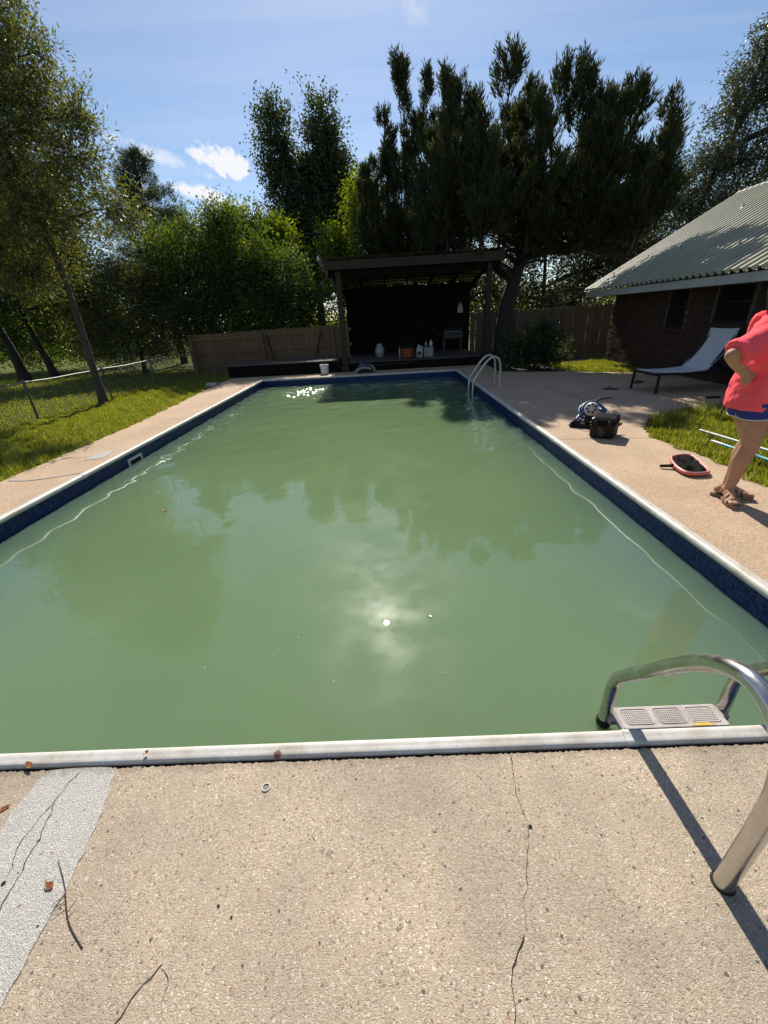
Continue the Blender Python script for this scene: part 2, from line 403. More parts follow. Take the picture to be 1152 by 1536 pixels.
    mx2 = N('ShaderNodeMix'); mx2.data_type = 'RGBA'; L(m3.outputs[0], mx2.inputs[0]); L(mx.outputs[2], mx2.inputs[6]); L(c3.outputs[0], mx2.inputs[7])
    # weathering in wide patches
    st = N('ShaderNodeTexNoise'); st.inputs['Scale'].default_value = 1.5; st.inputs['Detail'].default_value = 7; st.inputs['Roughness'].default_value = .62
    L(geo.outputs['Position'], st.inputs['Vector'])
    sr = N('ShaderNodeValToRGB'); L(st.outputs['Fac'], sr.inputs[0]); sr.color_ramp.elements[0].position = .32; sr.color_ramp.elements[1].position = .60
    sr.color_ramp.elements[0].color = (*stain, 1); sr.color_ramp.elements[1].color = (1, .985, .955, 1)
    mu = N('ShaderNodeMix'); mu.data_type = 'RGBA'; mu.blend_type = 'MULTIPLY'; mu.inputs[0].default_value = 1
    L(mx2.outputs[2], mu.inputs[6]); L(sr.outputs[0], mu.inputs[7])
    # grime gathered along the near coping and in blotches
    sy = N('ShaderNodeSeparateXYZ'); L(geo.outputs['Position'], sy.inputs[0])
    ya = N('ShaderNodeMath'); ya.operation = 'SUBTRACT'; L(sy.outputs[1], ya.inputs[0]); ya.inputs[1].default_value = .95
    yb = N('ShaderNodeMath'); yb.operation = 'ABSOLUTE'; L(ya.outputs[0], yb.inputs[0])
    gn = N('ShaderNodeTexNoise'); gn.inputs['Scale'].default_value = 17; gn.inputs['Detail'].default_value = 7; gn.inputs['Roughness'].default_value = .7; L(geo.outputs['Position'], gn.inputs['Vector'])
    gy = N('ShaderNodeMath'); gy.operation = 'MULTIPLY_ADD'; L(yb.outputs[0], gy.inputs[0]); gy.inputs[1].default_value = -9.0; L(gn.outputs['Fac'], gy.inputs[2])
    gr = N('ShaderNodeMapRange'); L(gy.outputs[0], gr.inputs[0]); gr.inputs[1].default_value = .22; gr.inputs[2].default_value = .52; gr.inputs[4].default_value = .42
    gx = N('ShaderNodeMix'); gx.data_type = 'RGBA'; L(gr.outputs[0], gx.inputs[0]); L(mu.outputs[2], gx.inputs[6]); gx.inputs[7].default_value = (.13, .10, .07, 1)
    L(gx.outputs[2], b.inputs['Base Color'])
    h = N('ShaderNodeMath'); h.operation = 'MULTIPLY_ADD'; L(mk.outputs[0], h.inputs[0]); h.inputs[1].default_value = .8; L(fine.outputs['Fac'], h.inputs[2])
    bp = N('ShaderNodeBump'); bp.inputs['Strength'].default_value = relief; bp.inputs['Distance'].default_value = .006
    L(h.outputs[0], bp.inputs['Height']); L(bp.outputs[0], b.inputs['Normal'])
    return m
TONES = [(0, (0.509, 0.409, 0.299)), (.16, (0.605, 0.502, 0.378)), (.34, (0.355, 0.281, 0.205)), (.48, (0.662, 0.571, 0.452)), (.64, (0.451, 0.364, 0.268)), (.80, (0.538, 0.384, 0.263)), (.88, (0.730, 0.670, 0.567)), (.96, (0.211, 0.163, 0.126))]
concrete_mat('near_concrete', TONES, (.515, .42, .318), 165, stain=(.68, .69, .69), relief=.5)
TONES2 = [(0, (.56, .40, .27)), (.2, (.62, .47, .33)), (.45, (.48, .34, .225)), (.65, (.66, .52, .38)), (.88, (.38, .26, .18))]
concrete_mat('warm_concrete', TONES2, (.52, .38, .26), 90, stain=(.82, .80, .76))
TONES3 = [(0, (.62, .60, .56)), (.4, (.56, .54, .50)), (.75, (.66, .64, .60))]
concrete_mat('patch_cement', TONES3, (.60, .58, .545), 230, stain=(.88, .87, .85), relief=.7, sharp=.35)

def ground_mat():
    m = bpy.data.materials.new('lawn_ground'); m.use_nodes = True; MATS['lawn_ground'] = m
    nt = m.node_tree; N = nt.nodes.new; L = nt.links.new; b = nt.nodes['Principled BSDF']; b.inputs['Roughness'].default_value = .95
    b.inputs['Specular IOR Level'].default_value = .1
    geo = N('ShaderNodeNewGeometry')
    n1 = N('ShaderNodeTexNoise'); n1.inputs['Scale'].default_value = 14; n1.inputs['Detail'].default_value = 8; n1.inputs['Roughness'].default_value = .75
    n2 = N('ShaderNodeTexNoise'); n2.inputs['Scale'].default_value = .5; n2.inputs['Detail'].default_value = 5
    L(geo.outputs['Position'], n1.inputs['Vector']); L(geo.outputs['Position'], n2.inputs['Vector'])
    cr = N('ShaderNodeValToRGB'); L(n1.outputs['Fac'], cr.inputs[0])
    cr.color_ramp.elements[0].position = .32; cr.color_ramp.elements[1].position = .68
    cr.color_ramp.elements[0].color = (.050, .065, .014, 1); cr.color_ramp.elements[1].color = (.150, .175, .038, 1)
    c2 = N('ShaderNodeValToRGB'); L(n2.outputs['Fac'], c2.inputs[0]); c2.color_ramp.elements[0].color = (.75, .8, .7, 1); c2.color_ramp.elements[1].color = (1.1, 1.05, .95, 1)
    mu = N('ShaderNodeMix'); mu.data_type = 'RGBA'; mu.blend_type = 'MULTIPLY'; mu.inputs[0].default_value = 1
    L(cr.outputs[0], mu.inputs[6]); L(c2.outputs[0], mu.inputs[7]); L(mu.outputs[2], b.inputs['Base Color'])
    bp = N('ShaderNodeBump'); bp.inputs['Strength'].default_value = .8; bp.inputs['Distance'].default_value = .05
    L(n1.outputs['Fac'], bp.inputs['Height']); L(bp.outputs[0], b.inputs['Normal'])
ground_mat()

def liner_mat():
    m = bpy.data.materials.new('pool_liner'); m.use_nodes = True; MATS['pool_liner'] = m
    nt = m.node_tree; N = nt.nodes.new; L = nt.links.new; b = nt.nodes['Principled BSDF']
    b.inputs['Roughness'].default_value = .42; b.inputs['Specular IOR Level'].default_value = .22
    geo = N('ShaderNodeNewGeometry')
    v = N('ShaderNodeTexVoronoi'); v.inputs['Scale'].default_value = 62; L(geo.outputs['Position'], v.inputs['Vector'])
    n = N('ShaderNodeTexNoise'); n.inputs['Scale'].default_value = 45; n.inputs['Detail'].default_value = 5; L(geo.outputs['Position'], n.inputs['Vector'])
    sp = N('ShaderNodeSeparateColor'); L(v.outputs['Color'], sp.inputs[0])
    ad = N('ShaderNodeMath'); ad.operation = 'MULTIPLY_ADD'; L(sp.outputs[0], ad.inputs[0]); ad.inputs[1].default_value = .5
    mm = N('ShaderNodeMath'); mm.operation = 'MULTIPLY'; L(n.outputs['Fac'], mm.inputs[0]); mm.inputs[1].default_value = .6; L(mm.outputs[0], ad.inputs[2])
    cr = N('ShaderNodeValToRGB'); L(ad.outputs[0], cr.inputs[0])
    e = cr.color_ramp.elements; e[0].position = .3; e[0].color = (.005, .011, .045, 1); e[1].position = .82; e[1].color = (.024, .062, .17, 1)
    k = e.new(.55); k.color = (.009, .024, .098, 1)
    L(cr.outputs[0], b.inputs['Base Color'])
liner_mat()

def coping_mat():
    m = bpy.data.materials.new('coping_aluminium'); m.use_nodes = True; MATS['coping_aluminium'] = m
    nt = m.node_tree; N = nt.nodes.new; L = nt.links.new; b = nt.nodes['Principled BSDF']
    b.inputs['Roughness'].default_value = .5
    geo = N('ShaderNodeNewGeometry')
    n = N('ShaderNodeTexNoise'); n.inputs['Scale'].default_value = 6; n.inputs['Detail'].default_value = 8; n.inputs['Roughness'].default_value = .72
    n2 = N('ShaderNodeTexNoise'); n2.inputs['Scale'].default_value = 110; n2.inputs['Detail'].default_value = 6; n2.inputs['Roughness'].default_value = .7
    L(geo.outputs['Position'], n.inputs['Vector']); L(geo.outputs['Position'], n2.inputs['Vector'])
    cr = N('ShaderNodeValToRGB'); L(n.outputs['Fac'], cr.inputs[0]); e = cr.color_ramp.elements
    e[0].position = .33; e[0].color = (.43, .385, .30, 1); e[1].position = .60; e[1].color = (.60, .585, .55, 1)
    mr = N('ShaderNodeMapRange'); L(n2.outputs['Fac'], mr.inputs[0]); mr.inputs[1].default_value = .60; mr.inputs[2].default_value = .70
    mr2 = N('ShaderNodeMath'); mr2.operation = 'MULTIPLY'; L(mr.outputs[0], mr2.inputs[0]); mr2.inputs[1].default_value = .7
    mx = N('ShaderNodeMix'); mx.data_type = 'RGBA'; L(mr2.outputs[0], mx.inputs[0]); L(cr.outputs[0], mx.inputs[6]); mx.inputs[7].default_value = (.13, .11, .085, 1)
    def spot(c, r_, nz, amt):
        d = N('ShaderNodeVectorMath'); d.operation = 'DISTANCE'; L(geo.outputs['Position'], d.inputs[0]); d.inputs[1].default_value = c
        q = N('ShaderNodeMath'); q.operation = 'DIVIDE'; L(d.outputs['Value'], q.inputs[0]); q.inputs[1].default_value = r_
        t = N('ShaderNodeMath'); t.operation = 'MULTIPLY_ADD'; L(nz.outputs['Fac'], t.inputs[0]); t.inputs[1].default_value = 2.4
        u = N('ShaderNodeMath'); u.operation = 'SUBTRACT'; u.inputs[0].default_value = 0.0; L(q.outputs[0], u.inputs[1]); L(u.outputs[0], t.inputs[2])
        v = N('ShaderNodeMapRange'); L(t.outputs[0], v.inputs[0]); v.inputs[1].default_value = .30; v.inputs[2].default_value = .55; v.inputs[4].default_value = amt
        return v.outputs[0]
    n3 = N('ShaderNodeTexNoise'); n3.inputs['Scale'].default_value = 55; n3.inputs['Detail'].default_value = 6; n3.inputs['Roughness'].default_value = .7
    L(geo.outputs['Position'], n3.inputs['Vector'])
    last = mx.outputs[2]
    for c, r_, amt, col in (((.27, .968, .012), .018, .95, (.17, .062, .03, 1)), ((.33, .975, .012), .05, .35, (.30, .25, .17, 1)), ((1.2, .97, .01), .06, .3, (.33, .28, .19, 1)), ((-.2, .97, .01), .05, .3, (.36, .30, .20, 1))):
        k_ = N('ShaderNodeMix'); k_.data_type = 'RGBA'; L(spot(c, r_, n3, amt), k_.inputs[0]); L(last, k_.inputs[6]); k_.inputs[7].default_value = col; last = k_.outputs[2]
    L(last, b.inputs['Base Color'])
    bp = N('ShaderNodeBump'); bp.inputs['Strength'].default_value = .15; bp.inputs['Distance'].default_value = .002
    L(n2.outputs['Fac'], bp.inputs['Height']); L(bp.outputs[0], b.inputs['Normal'])
coping_mat()

PX0, PX1, PY0, PY1 = -2.80, 2.80, 0.9606, 12.06     # outer coping line
def water_mat():
    m = bpy.data.materials.new('murky_water'); m.use_nodes = True; MATS['murky_water'] = m
    nt = m.node_tree; N = nt.nodes.new; L = nt.links.new; b = nt.nodes['Principled BSDF']
    b.inputs['IOR'].default_value = 1.33; b.inputs['Roughness'].default_value = .004; b.inputs['Specular IOR Level'].default_value = 1.0
    geo = N('ShaderNodeNewGeometry')
    n = N('ShaderNodeTexNoise'); n.inputs['Scale'].default_value = .55; n.inputs['Detail'].default_value = 4
    L(geo.outputs['Position'], n.inputs['Vector'])
    cr = N('ShaderNodeValToRGB'); L(n.outputs['Fac'], cr.inputs[0]); cr.color_ramp.elements[0].position = .3; cr.color_ramp.elements[1].position = .7
    cr.color_ramp.elements[0].color = (.128, .198, .096, 1); cr.color_ramp.elements[1].color = (.150, .224, .108, 1)
    # navy liner showing through the murk, plus wall shade, mixed into the near-wall colour
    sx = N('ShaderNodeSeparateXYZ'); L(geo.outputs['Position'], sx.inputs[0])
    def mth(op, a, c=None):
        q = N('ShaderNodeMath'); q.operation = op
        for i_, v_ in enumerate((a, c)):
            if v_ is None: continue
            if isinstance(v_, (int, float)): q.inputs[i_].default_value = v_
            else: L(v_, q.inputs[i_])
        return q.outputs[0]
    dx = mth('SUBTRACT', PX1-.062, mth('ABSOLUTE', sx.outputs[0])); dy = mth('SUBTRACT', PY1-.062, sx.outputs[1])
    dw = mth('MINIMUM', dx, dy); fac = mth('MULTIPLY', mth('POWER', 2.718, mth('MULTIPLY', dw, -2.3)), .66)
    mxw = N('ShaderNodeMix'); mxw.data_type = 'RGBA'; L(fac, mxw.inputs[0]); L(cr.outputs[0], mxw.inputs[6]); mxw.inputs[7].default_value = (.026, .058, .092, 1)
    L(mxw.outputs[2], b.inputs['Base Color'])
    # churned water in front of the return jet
    dj = N('ShaderNodeVectorMath'); dj.operation = 'DISTANCE'; L(geo.outputs['Position'], dj.inputs[0]); dj.inputs[1].default_value = (-1.3, 10.65, -.18)
    rj = N('ShaderNodeMapRange'); L(dj.outputs['Value'], rj.inputs[0]); rj.inputs[1].default_value = .25; rj.inputs[2].default_value = 1.0; rj.inputs[3].default_value = .15; rj.inputs[4].default_value = .004
    L(rj.outputs[0], b.inputs['Roughness'])
    b.subsurface_method = 'RANDOM_WALK'
    b.inputs['Subsurface Weight'].default_value = 1.0
    b.inputs['Subsurface Radius'].default_value = (.26, .32, .22)
    b.inputs['Subsurface Scale'].default_value = 1.0
    # thin patchy surface film: a rough second lobe
    nf = N('ShaderNodeTexNoise'); nf.inputs['Scale'].default_value = 3.2; nf.inputs['Detail'].default_value = 5
    L(geo.outputs['Position'], nf.inputs['Vector'])
    mr = N('ShaderNodeMapRange'); L(nf.outputs['Fac'], mr.inputs[0]); mr.inputs[1].default_value = .42; mr.inputs[2].default_value = .68
    mr.inputs[3].default_value = .01; mr.inputs[4].default_value = .10
    L(mr.outputs[0], b.inputs['Coat Weight']); b.inputs['Coat Roughness'].default_value = .25; b.inputs['Coat IOR'].default_value = 1.33
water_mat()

def roof_mat():
    m = bpy.data.materials.new('green_metal_roof'); m.use_nodes = True; MATS['green_metal_roof'] = m
    nt = m.node_tree; N = nt.nodes.new; L = nt.links.new; b = nt.nodes['Principled BSDF']
    b.inputs['Roughness'].default_value = .42
    geo = N('ShaderNodeNewGeometry')
    n = N('ShaderNodeTexNoise'); n.inputs['Scale'].default_value = 2.2; n.inputs['Detail'].default_value = 8; n.inputs['Roughness'].default_value = .7
    L(geo.outputs['Position'], n.inputs['Vector'])
    cr = N('ShaderNodeValToRGB'); L(n.outputs['Fac'], cr.inputs[0]); e = cr.color_ramp.elements
    e[0].position = .3; e[0].color = (.25, .245, .165, 1); e[1].position = .7; e[1].color = (.35, .335, .225, 1)
    L(cr.outputs[0], b.inputs['Base Color'])
roof_mat()
def glass_mat():
    m = bpy.data.materials.new('window_glass'); m.use_nodes = True; MATS['window_glass'] = m
    b = m.node_tree.nodes['Principled BSDF']; b.inputs['Base Color'].default_value = (.012, .014, .016, 1); b.inputs['Roughness'].default_value = .04
glass_mat()
M = MATS

# ------------------------------------------------------------------ ground, deck, pool, water
PX0, PX1, PY0, PY1 = -2.80, 2.80, 0.9606, 12.06     # outer coping line
WZ = -0.172
def ground():
    B = 1500.0; z = -0.035
    b = MB(); x0, x1, y0, y1 = PX0+.02, PX1-.02, PY0+.02, PY1-.02
    for (a, c, d, e) in ((-B, -B, B, y0), (-B, y1, B, B), (-B, y0, x0, y1), (x1, y0, B, y1)):
        b.add([(a, c, z), (d, c, z), (d, e, z), (a, e, z)], [(0, 1, 2, 3)])
    tag(b.build('ground', M['lawn_ground']), kind='structure')
    # bare soil in the shade under the shrub and along the pavilion
    s = MB(); s.prism([(3.9, 11.15), (5.2, 10.75), (5.7, 11.2), (6.9, 11.9), (6.9, 14.2), (3.9, 14.2)], -.05, -.012)
    tag(s.build('soil_bed', M['soil']), kind='structure')
ground()

def wavy(a, b, n, amp, rng):
    a = Vector(a); b = Vector(b); d = b-a; nrm = Vector((-d.y, d.x)).normalized()
    return [tuple(a + d*(i/n) + nrm*(rng.uniform(-amp, amp) if 0 < i < n else 0)) for i in range(n)]
def deck():
    rng = random.Random(3)
    root = empty('pool_deck', (0, 0, 0), kind='structure')
    def slab(poly, m, z1=0.0):
        b = MB(); b.prism(poly, -.12, z1); return b.build('concrete_slab', M[m], root)
    # near end
    edge = wavy((4.6, .947), (-5.2, .947), 1300, .0035, rng)
    slab([(-5.2, -4), (4.6, -4)] + edge + [(-5.2, .947)], 'near_concrete')
    # left walk
    lawn = wavy((-3.95, 12.05), (-3.62, 7.0), 46, .028, rng) + wavy((-3.62, 7.0), (-3.66, .95), 50, .025, rng)
    slab([(-3.66, .953), (-2.808, .953), (-2.808, 12.062)] + lawn, 'warm_concrete')
    # right side, near piece up to the joint, middle, and the piece by the house
    g1 = wavy((3.93, .953), (3.88, 3.2), 14, .02, rng) + wavy((3.88, 3.2), (3.95, 3.9), 8, .03, rng) + wavy((3.95, 3.9), (3.84, 4.68), 8, .02, rng)
    slab([(2.808, .953)] + g1 + [(3.84, 4.68), (2.808, 4.82)], 'warm_concrete')
    g2 = wavy((3.845, 4.692), (4.02, 5.2), 8, .02, rng) + wavy((4.02, 5.2), (4.5, 5.62), 8, .025, rng) + wavy((4.5, 5.62), (5.70, 5.98), 14, .025, rng)
    slab([(2.808, 4.832)] + g2 + [(5.70, 5.98), (5.72, 10.2), (5.35, 10.5), (4.4, 10.9), (3.75, 11.3), (3.75, 12.07), (2.808, 12.062)], 'warm_concrete')
    slab([(5.712, 5.985), (7.0, 6.05), (7.0, 9.5), (6.4, 9.9), (5.732, 10.2)], 'warm_concrete')
    # far end in front of the pavilion
    slab([(-3.95, 12.074), (3.78, 12.074), (3.78, 12.98), (-3.95, 12.98)], 'warm_concrete')
    # dirt packed along the near coping, in the joints
    b = MB(); b.prism([(-5, .930), (4.5, .930), (4.5, .962), (-5, .962)], -.06, -.008); b.build('joint_filler', M['gap_dirt'], root)
    b = MB(); b.bar((2.81, 4.826, -.02), (3.84, 4.686, -.02), .014, .03); b.build('joint_filler', M['gap_dirt'], root)
    b = MB(); b.bar((5.706, 5.99, -.02), (5.726, 10.2, -.02), .018, .03); b.build('joint_filler', M['gap_dirt'], root)
    # cement patch smeared over the long crack
    L_ = [(-.585, .925), (-.60, .80), (-.575, .60), (-.56, .40), (-.50, .1), (-.45, -.4)]
    R_ = [(-.20, -.4), (-.215, .1), (-.262, .37), (-.262, .61), (-.283, .80), (-.325, .935)]
    poly = []
    for P in (L_, R_):
        for i in range(len(P)-1):
            poly += wavy(P[i], P[i+1], 8, .004, rng)
        poly.append(P[-1])
    poly += [(-.345, .948), (-.40, .951), (-.50, .950), (-.56, .946)]
    b = MB(); b.prism(poly[::-1], -.02, .004); b.build('cement_patch', M['patch_cement'], root)
    # cracks
    def crack(pts, w, z, m='gap_dirt'):
        fine = []
        for i in range(len(pts)-1):
            a = Vector(pts[i]); c = Vector(pts[i+1]); n = max(3, int((c-a).length/.012))
            for k in range(n):
                t = k/n; p = a.lerp(c, t); d = (c-a).normalized(); nn = Vector((-d.y, d.x))
                p += nn*(mnoise.noise(Vector((p.x*38, p.y*38, 3)))*.009 + mnoise.noise(Vector((p.x*120, p.y*120, 8)))*.003)
                fine.append(p)
        vs_ = []; fs = []
        for i, p in enumerate(fine):
            d = (fine[min(i+1, len(fine)-1)] - fine[max(i-1, 0)]).normalized(); nn = Vector((-d.y, d.x))
            ww = w*(.35 + .9*abs(mnoise.noise(Vector((p.x*30, p.y*30, 20))))*1.6)
            vs_ += [(*(p+nn*ww), z), (*(p-nn*ww), z)]
            if i: k = 2*i; fs.append((k-2, k-1, k+1, k))
        b_ = MB(); b_.add(vs_, fs); b_.build('crack', M[m], root)
    crack([(1.12, .94), (1.10, .81), (1.11, .72)], .0014, .0018)
    crack([(1.11, .72), (1.07, .61), (1.02, .47)], .0008, .0018)
    crack([(1.02, .47), (.97, .40), (.955, .32), (.93, .0)], .0016, .0018)
    crack([(-.455, .93), (-.475, .84), (-.44, .72), (-.43, .62), (-.42, .55), (-.40, .36), (-.36, .1)], .0016, .0058)
    crack([(-.475, .84), (-.495, .72), (-.455, .61)], .0010, .0058)
    crack([(.10, .432), (.06, .39), (.03, .34), (-.01, .22)], .0022, .0018)
    crack([(.10, .432), (.13, .40), (.125, .35)], .0006, .0018)
    crack([(3.95, 8.4), (4.05, 7.6), (4.15, 6.7), (4.3, 6.1)], .012, .002)
    crack([(2.82, 9.9), (3.6, 9.6), (4.6, 9.75), (5.6, 9.9)], .010, .002)
    # grey sealant line and small pale square on the left walk
    b = MB(); pts = [(-3.55, 4.30), (-3.30, 4.27), (-3.05, 4.36), (-2.82, 4.46)]
    b.sweep([(-.016, .0), (-.014, .005), (.014, .005), (.016, 0)], [(x, y, .001) for x, y in pts]); b.build('sealant_line', M['sealant'], root)
    b = MB(); b.prism([(-3.13, 4.95), (-2.93, 5.02), (-2.98, 5.36), (-3.14, 5.28)], -.01, .005); b.build('repair_patch', M['patch_cement'], root)
    # the pits left by lost stones
    for (x, y, r_) in ((1.115, .712, .006), (-.46, .61, .006), (.20, .545, .004), (.245, .52, .0035)):
        b = MB(); b.lathe([(r_, 0), (r_*.6, .0004), (.0001, .0005)], (x, y, .0019 if x > -.3 else .0059), 9); b.build('pit', M['hole_dark'], root)
deck()

def pool():
    root = empty('swimming_pool', (0, 6.5, 0), label='long rectangular in-ground pool with white metal coping and dark blue vinyl liner', cat='swimming pool')
    inv = Matrix.Translation((0, -6.5, 0))
    def part(b, name, m):
        b.v = [tuple(Vector(v) + Vector((0, -6.5, 0))) for v in b.v]; return b.build(name, M[m], root)
    prof = [(0, -.03), (0, .004), (.003, .010), (.010, .0135), (.022, .0145), (.036, .0165), (.048, .0195), (.060, .0165), (.069, .006), (.072, -.010), (.068, -.024), (.056, -.034), (.03, -.036)]
    wide = [(q*1.06, h) for q, h in prof]
    prof = [(q*.80, h) for q, h in prof]
    def seg(a, c):
        b = MB(); b.sweep(prof if abs(a[0]-c[0]) > abs(a[1]-c[1]) else wide, [(*a, 0), (*c, 0)], closed=True, smooth=False)
        o = part(b, 'coping_rail', 'coping_aluminium')
        for i, p in enumerate(o.data.polygons): p.use_smooth = len(p.vertices) == 4
        return o
    g = .003
    def run(pts):
        for i in range(len(pts)-1):
            a = Vector(pts[i]); c = Vector(pts[i+1]); d = (c-a).normalized()*g; seg(tuple(a+d), tuple(c-d))
    run([(PX1, PY0), (1.575, PY0), (-.95, PY0), (PX0, PY0)])
    run([(PX0, PY0+.075), (PX0, 4.36), (PX0, 8.2), (PX0, PY1-.075)])
    run([(PX0, PY1), (.1, PY1), (PX1, PY1)])
    run([(PX1, PY1-.075), (PX1, 8.35), (PX1, 4.83), (PX1, PY0+.075)])
    # joint covers clipped over the rail
    p2 = [(q*1.05-.002, h+(.004 if h > -.02 else -.003)) for q, h in prof]
    for a, c in (((1.60, PY0), (1.545, PY0)), ((PX0, 4.33), (PX0, 4.39)), ((PX1, 4.86), (PX1, 4.80)), ((PX0, 8.17), (PX0, 8.23)), ((PX1, 8.38), (PX1, 8.32)), ((.07, PY1), (.13, PY1))):
        b = MB(); b.sweep(p2 if abs(a[0]-c[0]) > abs(a[1]-c[1]) else [(q*1.06-.002, h+(.004 if h > -.02 else -.003)) for q, h in wide], [(*a, 0), (*c, 0)], closed=True); o = part(b, 'joint_cover', 'coping_aluminium')
    # liner walls and floor
    t = .04; ix0, ix1, iy0, iy1 = PX0+.062, PX1-.062, PY0+.062, PY1-.062
    for c, d in ((((ix0+ix1)/2, iy0-t/2, -.80), (ix1-ix0+2*t, t, 1.53)), (((ix0+ix1)/2, iy1+t/2, -.80), (ix1-ix0+2*t, t, 1.53)),
                 ((ix0-t/2, (iy0+iy1)/2, -.80), (t, iy1-iy0, 1.53)), ((ix1+t/2, (iy0+iy1)/2, -.80), (t, iy1-iy0, 1.53))):
        b = MB(); b.box(c, d); part(b, 'liner_wall', 'pool_liner')
    b = MB(); b.box(((ix0+ix1)/2, (iy0+iy1)/2, -1.6), (ix1-ix0+.1, iy1-iy0+.1, .06)); part(b, 'pool_floor', 'vinyl_floor')
    # skimmer mouth in the left wall
    b = MB(); y0, y1, z0, z1 = 5.17, 5.50, -.215, -.085; x = ix0+.008; w = .032
    b.box((x, (y0+y1)/2, z1-w/2), (.018, y1-y0, w), bev=.004); b.box((x, (y0+y1)/2, z0+w/2), (.018, y1-y0, w), bev=.004)
    b.box((x, y0+w/2, (z0+z1)/2), (.018, w, z1-z0-2*w), bev=.004); b.box((x, y1-w/2, (z0+z1)/2), (.018, w, z1-z0-2*w), bev=.004)
    sk = part(b, 'skimmer_frame', 'white_plastic')
    b = MB(); b.box((ix0+.003, (y0+y1)/2, (z0+z1)/2), (.006, y1-y0-2*w, z1-z0-2*w)); part(b, 'skimmer_opening', 'hole_dark')
    for yy in (y0+.016, y1-.016):
        for zz in (z0+.016, z1-.016):
            b = MB(); b.lathe([(.005, 0), (.004, .003), (.0002, .004)], (0, 0, 0), 8, Matrix.Rotation(R(90), 3, 'Y')); b.v = [(v[0]+x+.009, v[1]+yy, v[2]+zz) for v in b.v]; part(b, 'screw', 'galvanised')
pool()

def water():
    ix0, ix1, iy0, iy1 = PX0+.063, PX1-.063, PY0+.063, PY1-.063
    nx, ny = 272, 552
    X, Y = np.meshgrid(np.linspace(ix0, ix1, nx), np.linspace(iy0, iy1, ny))
    rng = np.random.default_rng(5)
    def waves(lo, hi, n, spread=math.pi, base=0.0):
        h = np.zeros_like(X); s = 0
        for i in range(n):
            lam = math.exp(rng.uniform(math.log(lo), math.log(hi))); a = base + rng.uniform(-spread, spread); k = 2*math.pi/lam
            amp = lam*rng.uniform(.6, 1.2)
            h += amp*np.sin(k*(X*math.cos(a)+Y*math.sin(a)) + rng.uniform(0, 6.28)); s += (amp*k)**2/2
        return h/math.sqrt(s)       # unit rms slope
    far = 1/(1+np.exp(-(Y-6.6)/.75))
    lift = .5+.5*np.sin(X*.9+Y*.5+1.0)
    slow = waves(.9, 2.6, 9)*.0040
    mid = waves(.22, .7, 14, 1.0, math.pi/2+.25)*(.0024 + .012/(1+np.exp(-(Y-4.6)/.4)) + .030*far*(.6+.6*lift))
    fine = waves(.10, .22, 14, 1.3, math.pi/2)*(.0005 + .014*far*(.4+.8*lift))
    fine = fine + waves(.07, .20, 16, 1.2, math.pi/2)*.0075*np.exp(-((Y-5.6)/1.9)**2)*(.35+.65*lift)
    wall = np.exp(-np.abs(X-ix0)/.6)*.020 + np.exp(-np.abs(X-ix1)/.6)*.017
    ed = waves(.22, .9, 10, .7, math.pi/2)*wall
    g = np.exp(-(((X+1.30)/.50)**2 + ((Y-10.65)/.75)**2))
    g2 = np.exp(-(((X+1.0)/1.6)**2 + ((Y-9.8)/1.5)**2))
    rng = np.random.default_rng(15)
    jet = waves(.12, .40, 30)*(.46*g + .03*g2)
    swirl = np.exp(-(((X+.75)/.5)**2+((Y-3.6)/.45)**2))
    sw = waves(.25, .6, 10)*.012*swirl
    Z = WZ + slow + mid + fine + ed + jet + sw
    V = np.stack([X.ravel(), Y.ravel(), Z.ravel()], 1)
    i = np.arange(nx-1)[None, :] + nx*np.arange(ny-1)[:, None]; i = i.ravel()
    F = np.stack([i, i+1, i+1+nx, i+nx], 1)
    # closed body of water
    ring = list(range(0, nx)) + [nx-1+nx*j for j in range(1, ny)] + [nx*(ny-1)+k for k in range(nx-2, -1, -1)] + [nx*j for j in range(ny-2, 0, -1)]
    ring = np.array(ring); base = len(V); low = V[ring].copy(); low[:, 2] = -1.5
    V = np.vstack([V, low, [[0, 6.5, -1.5]]]); n = len(ring); c = len(V)-1
    k = np.arange(n); k2 = (k+1) % n
    S = np.stack([ring[k], base+k, base+k2, ring[k2]], 1)
    Bt = np.stack([base+k, np.full(n, c), np.full(n, c), base+k2], 1)
    me = bpy.data.meshes.new('water')
    faces = F.tolist() + S.tolist() + [(a, b_, d) for a, b_, _, d in Bt.tolist()]
    me.from_pydata(V.tolist(), [], faces)
    sm = np.zeros(len(faces), bool); sm[:len(F)] = True; me.polygons.foreach_set('use_smooth', sm); me.update()
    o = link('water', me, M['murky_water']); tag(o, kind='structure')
water()

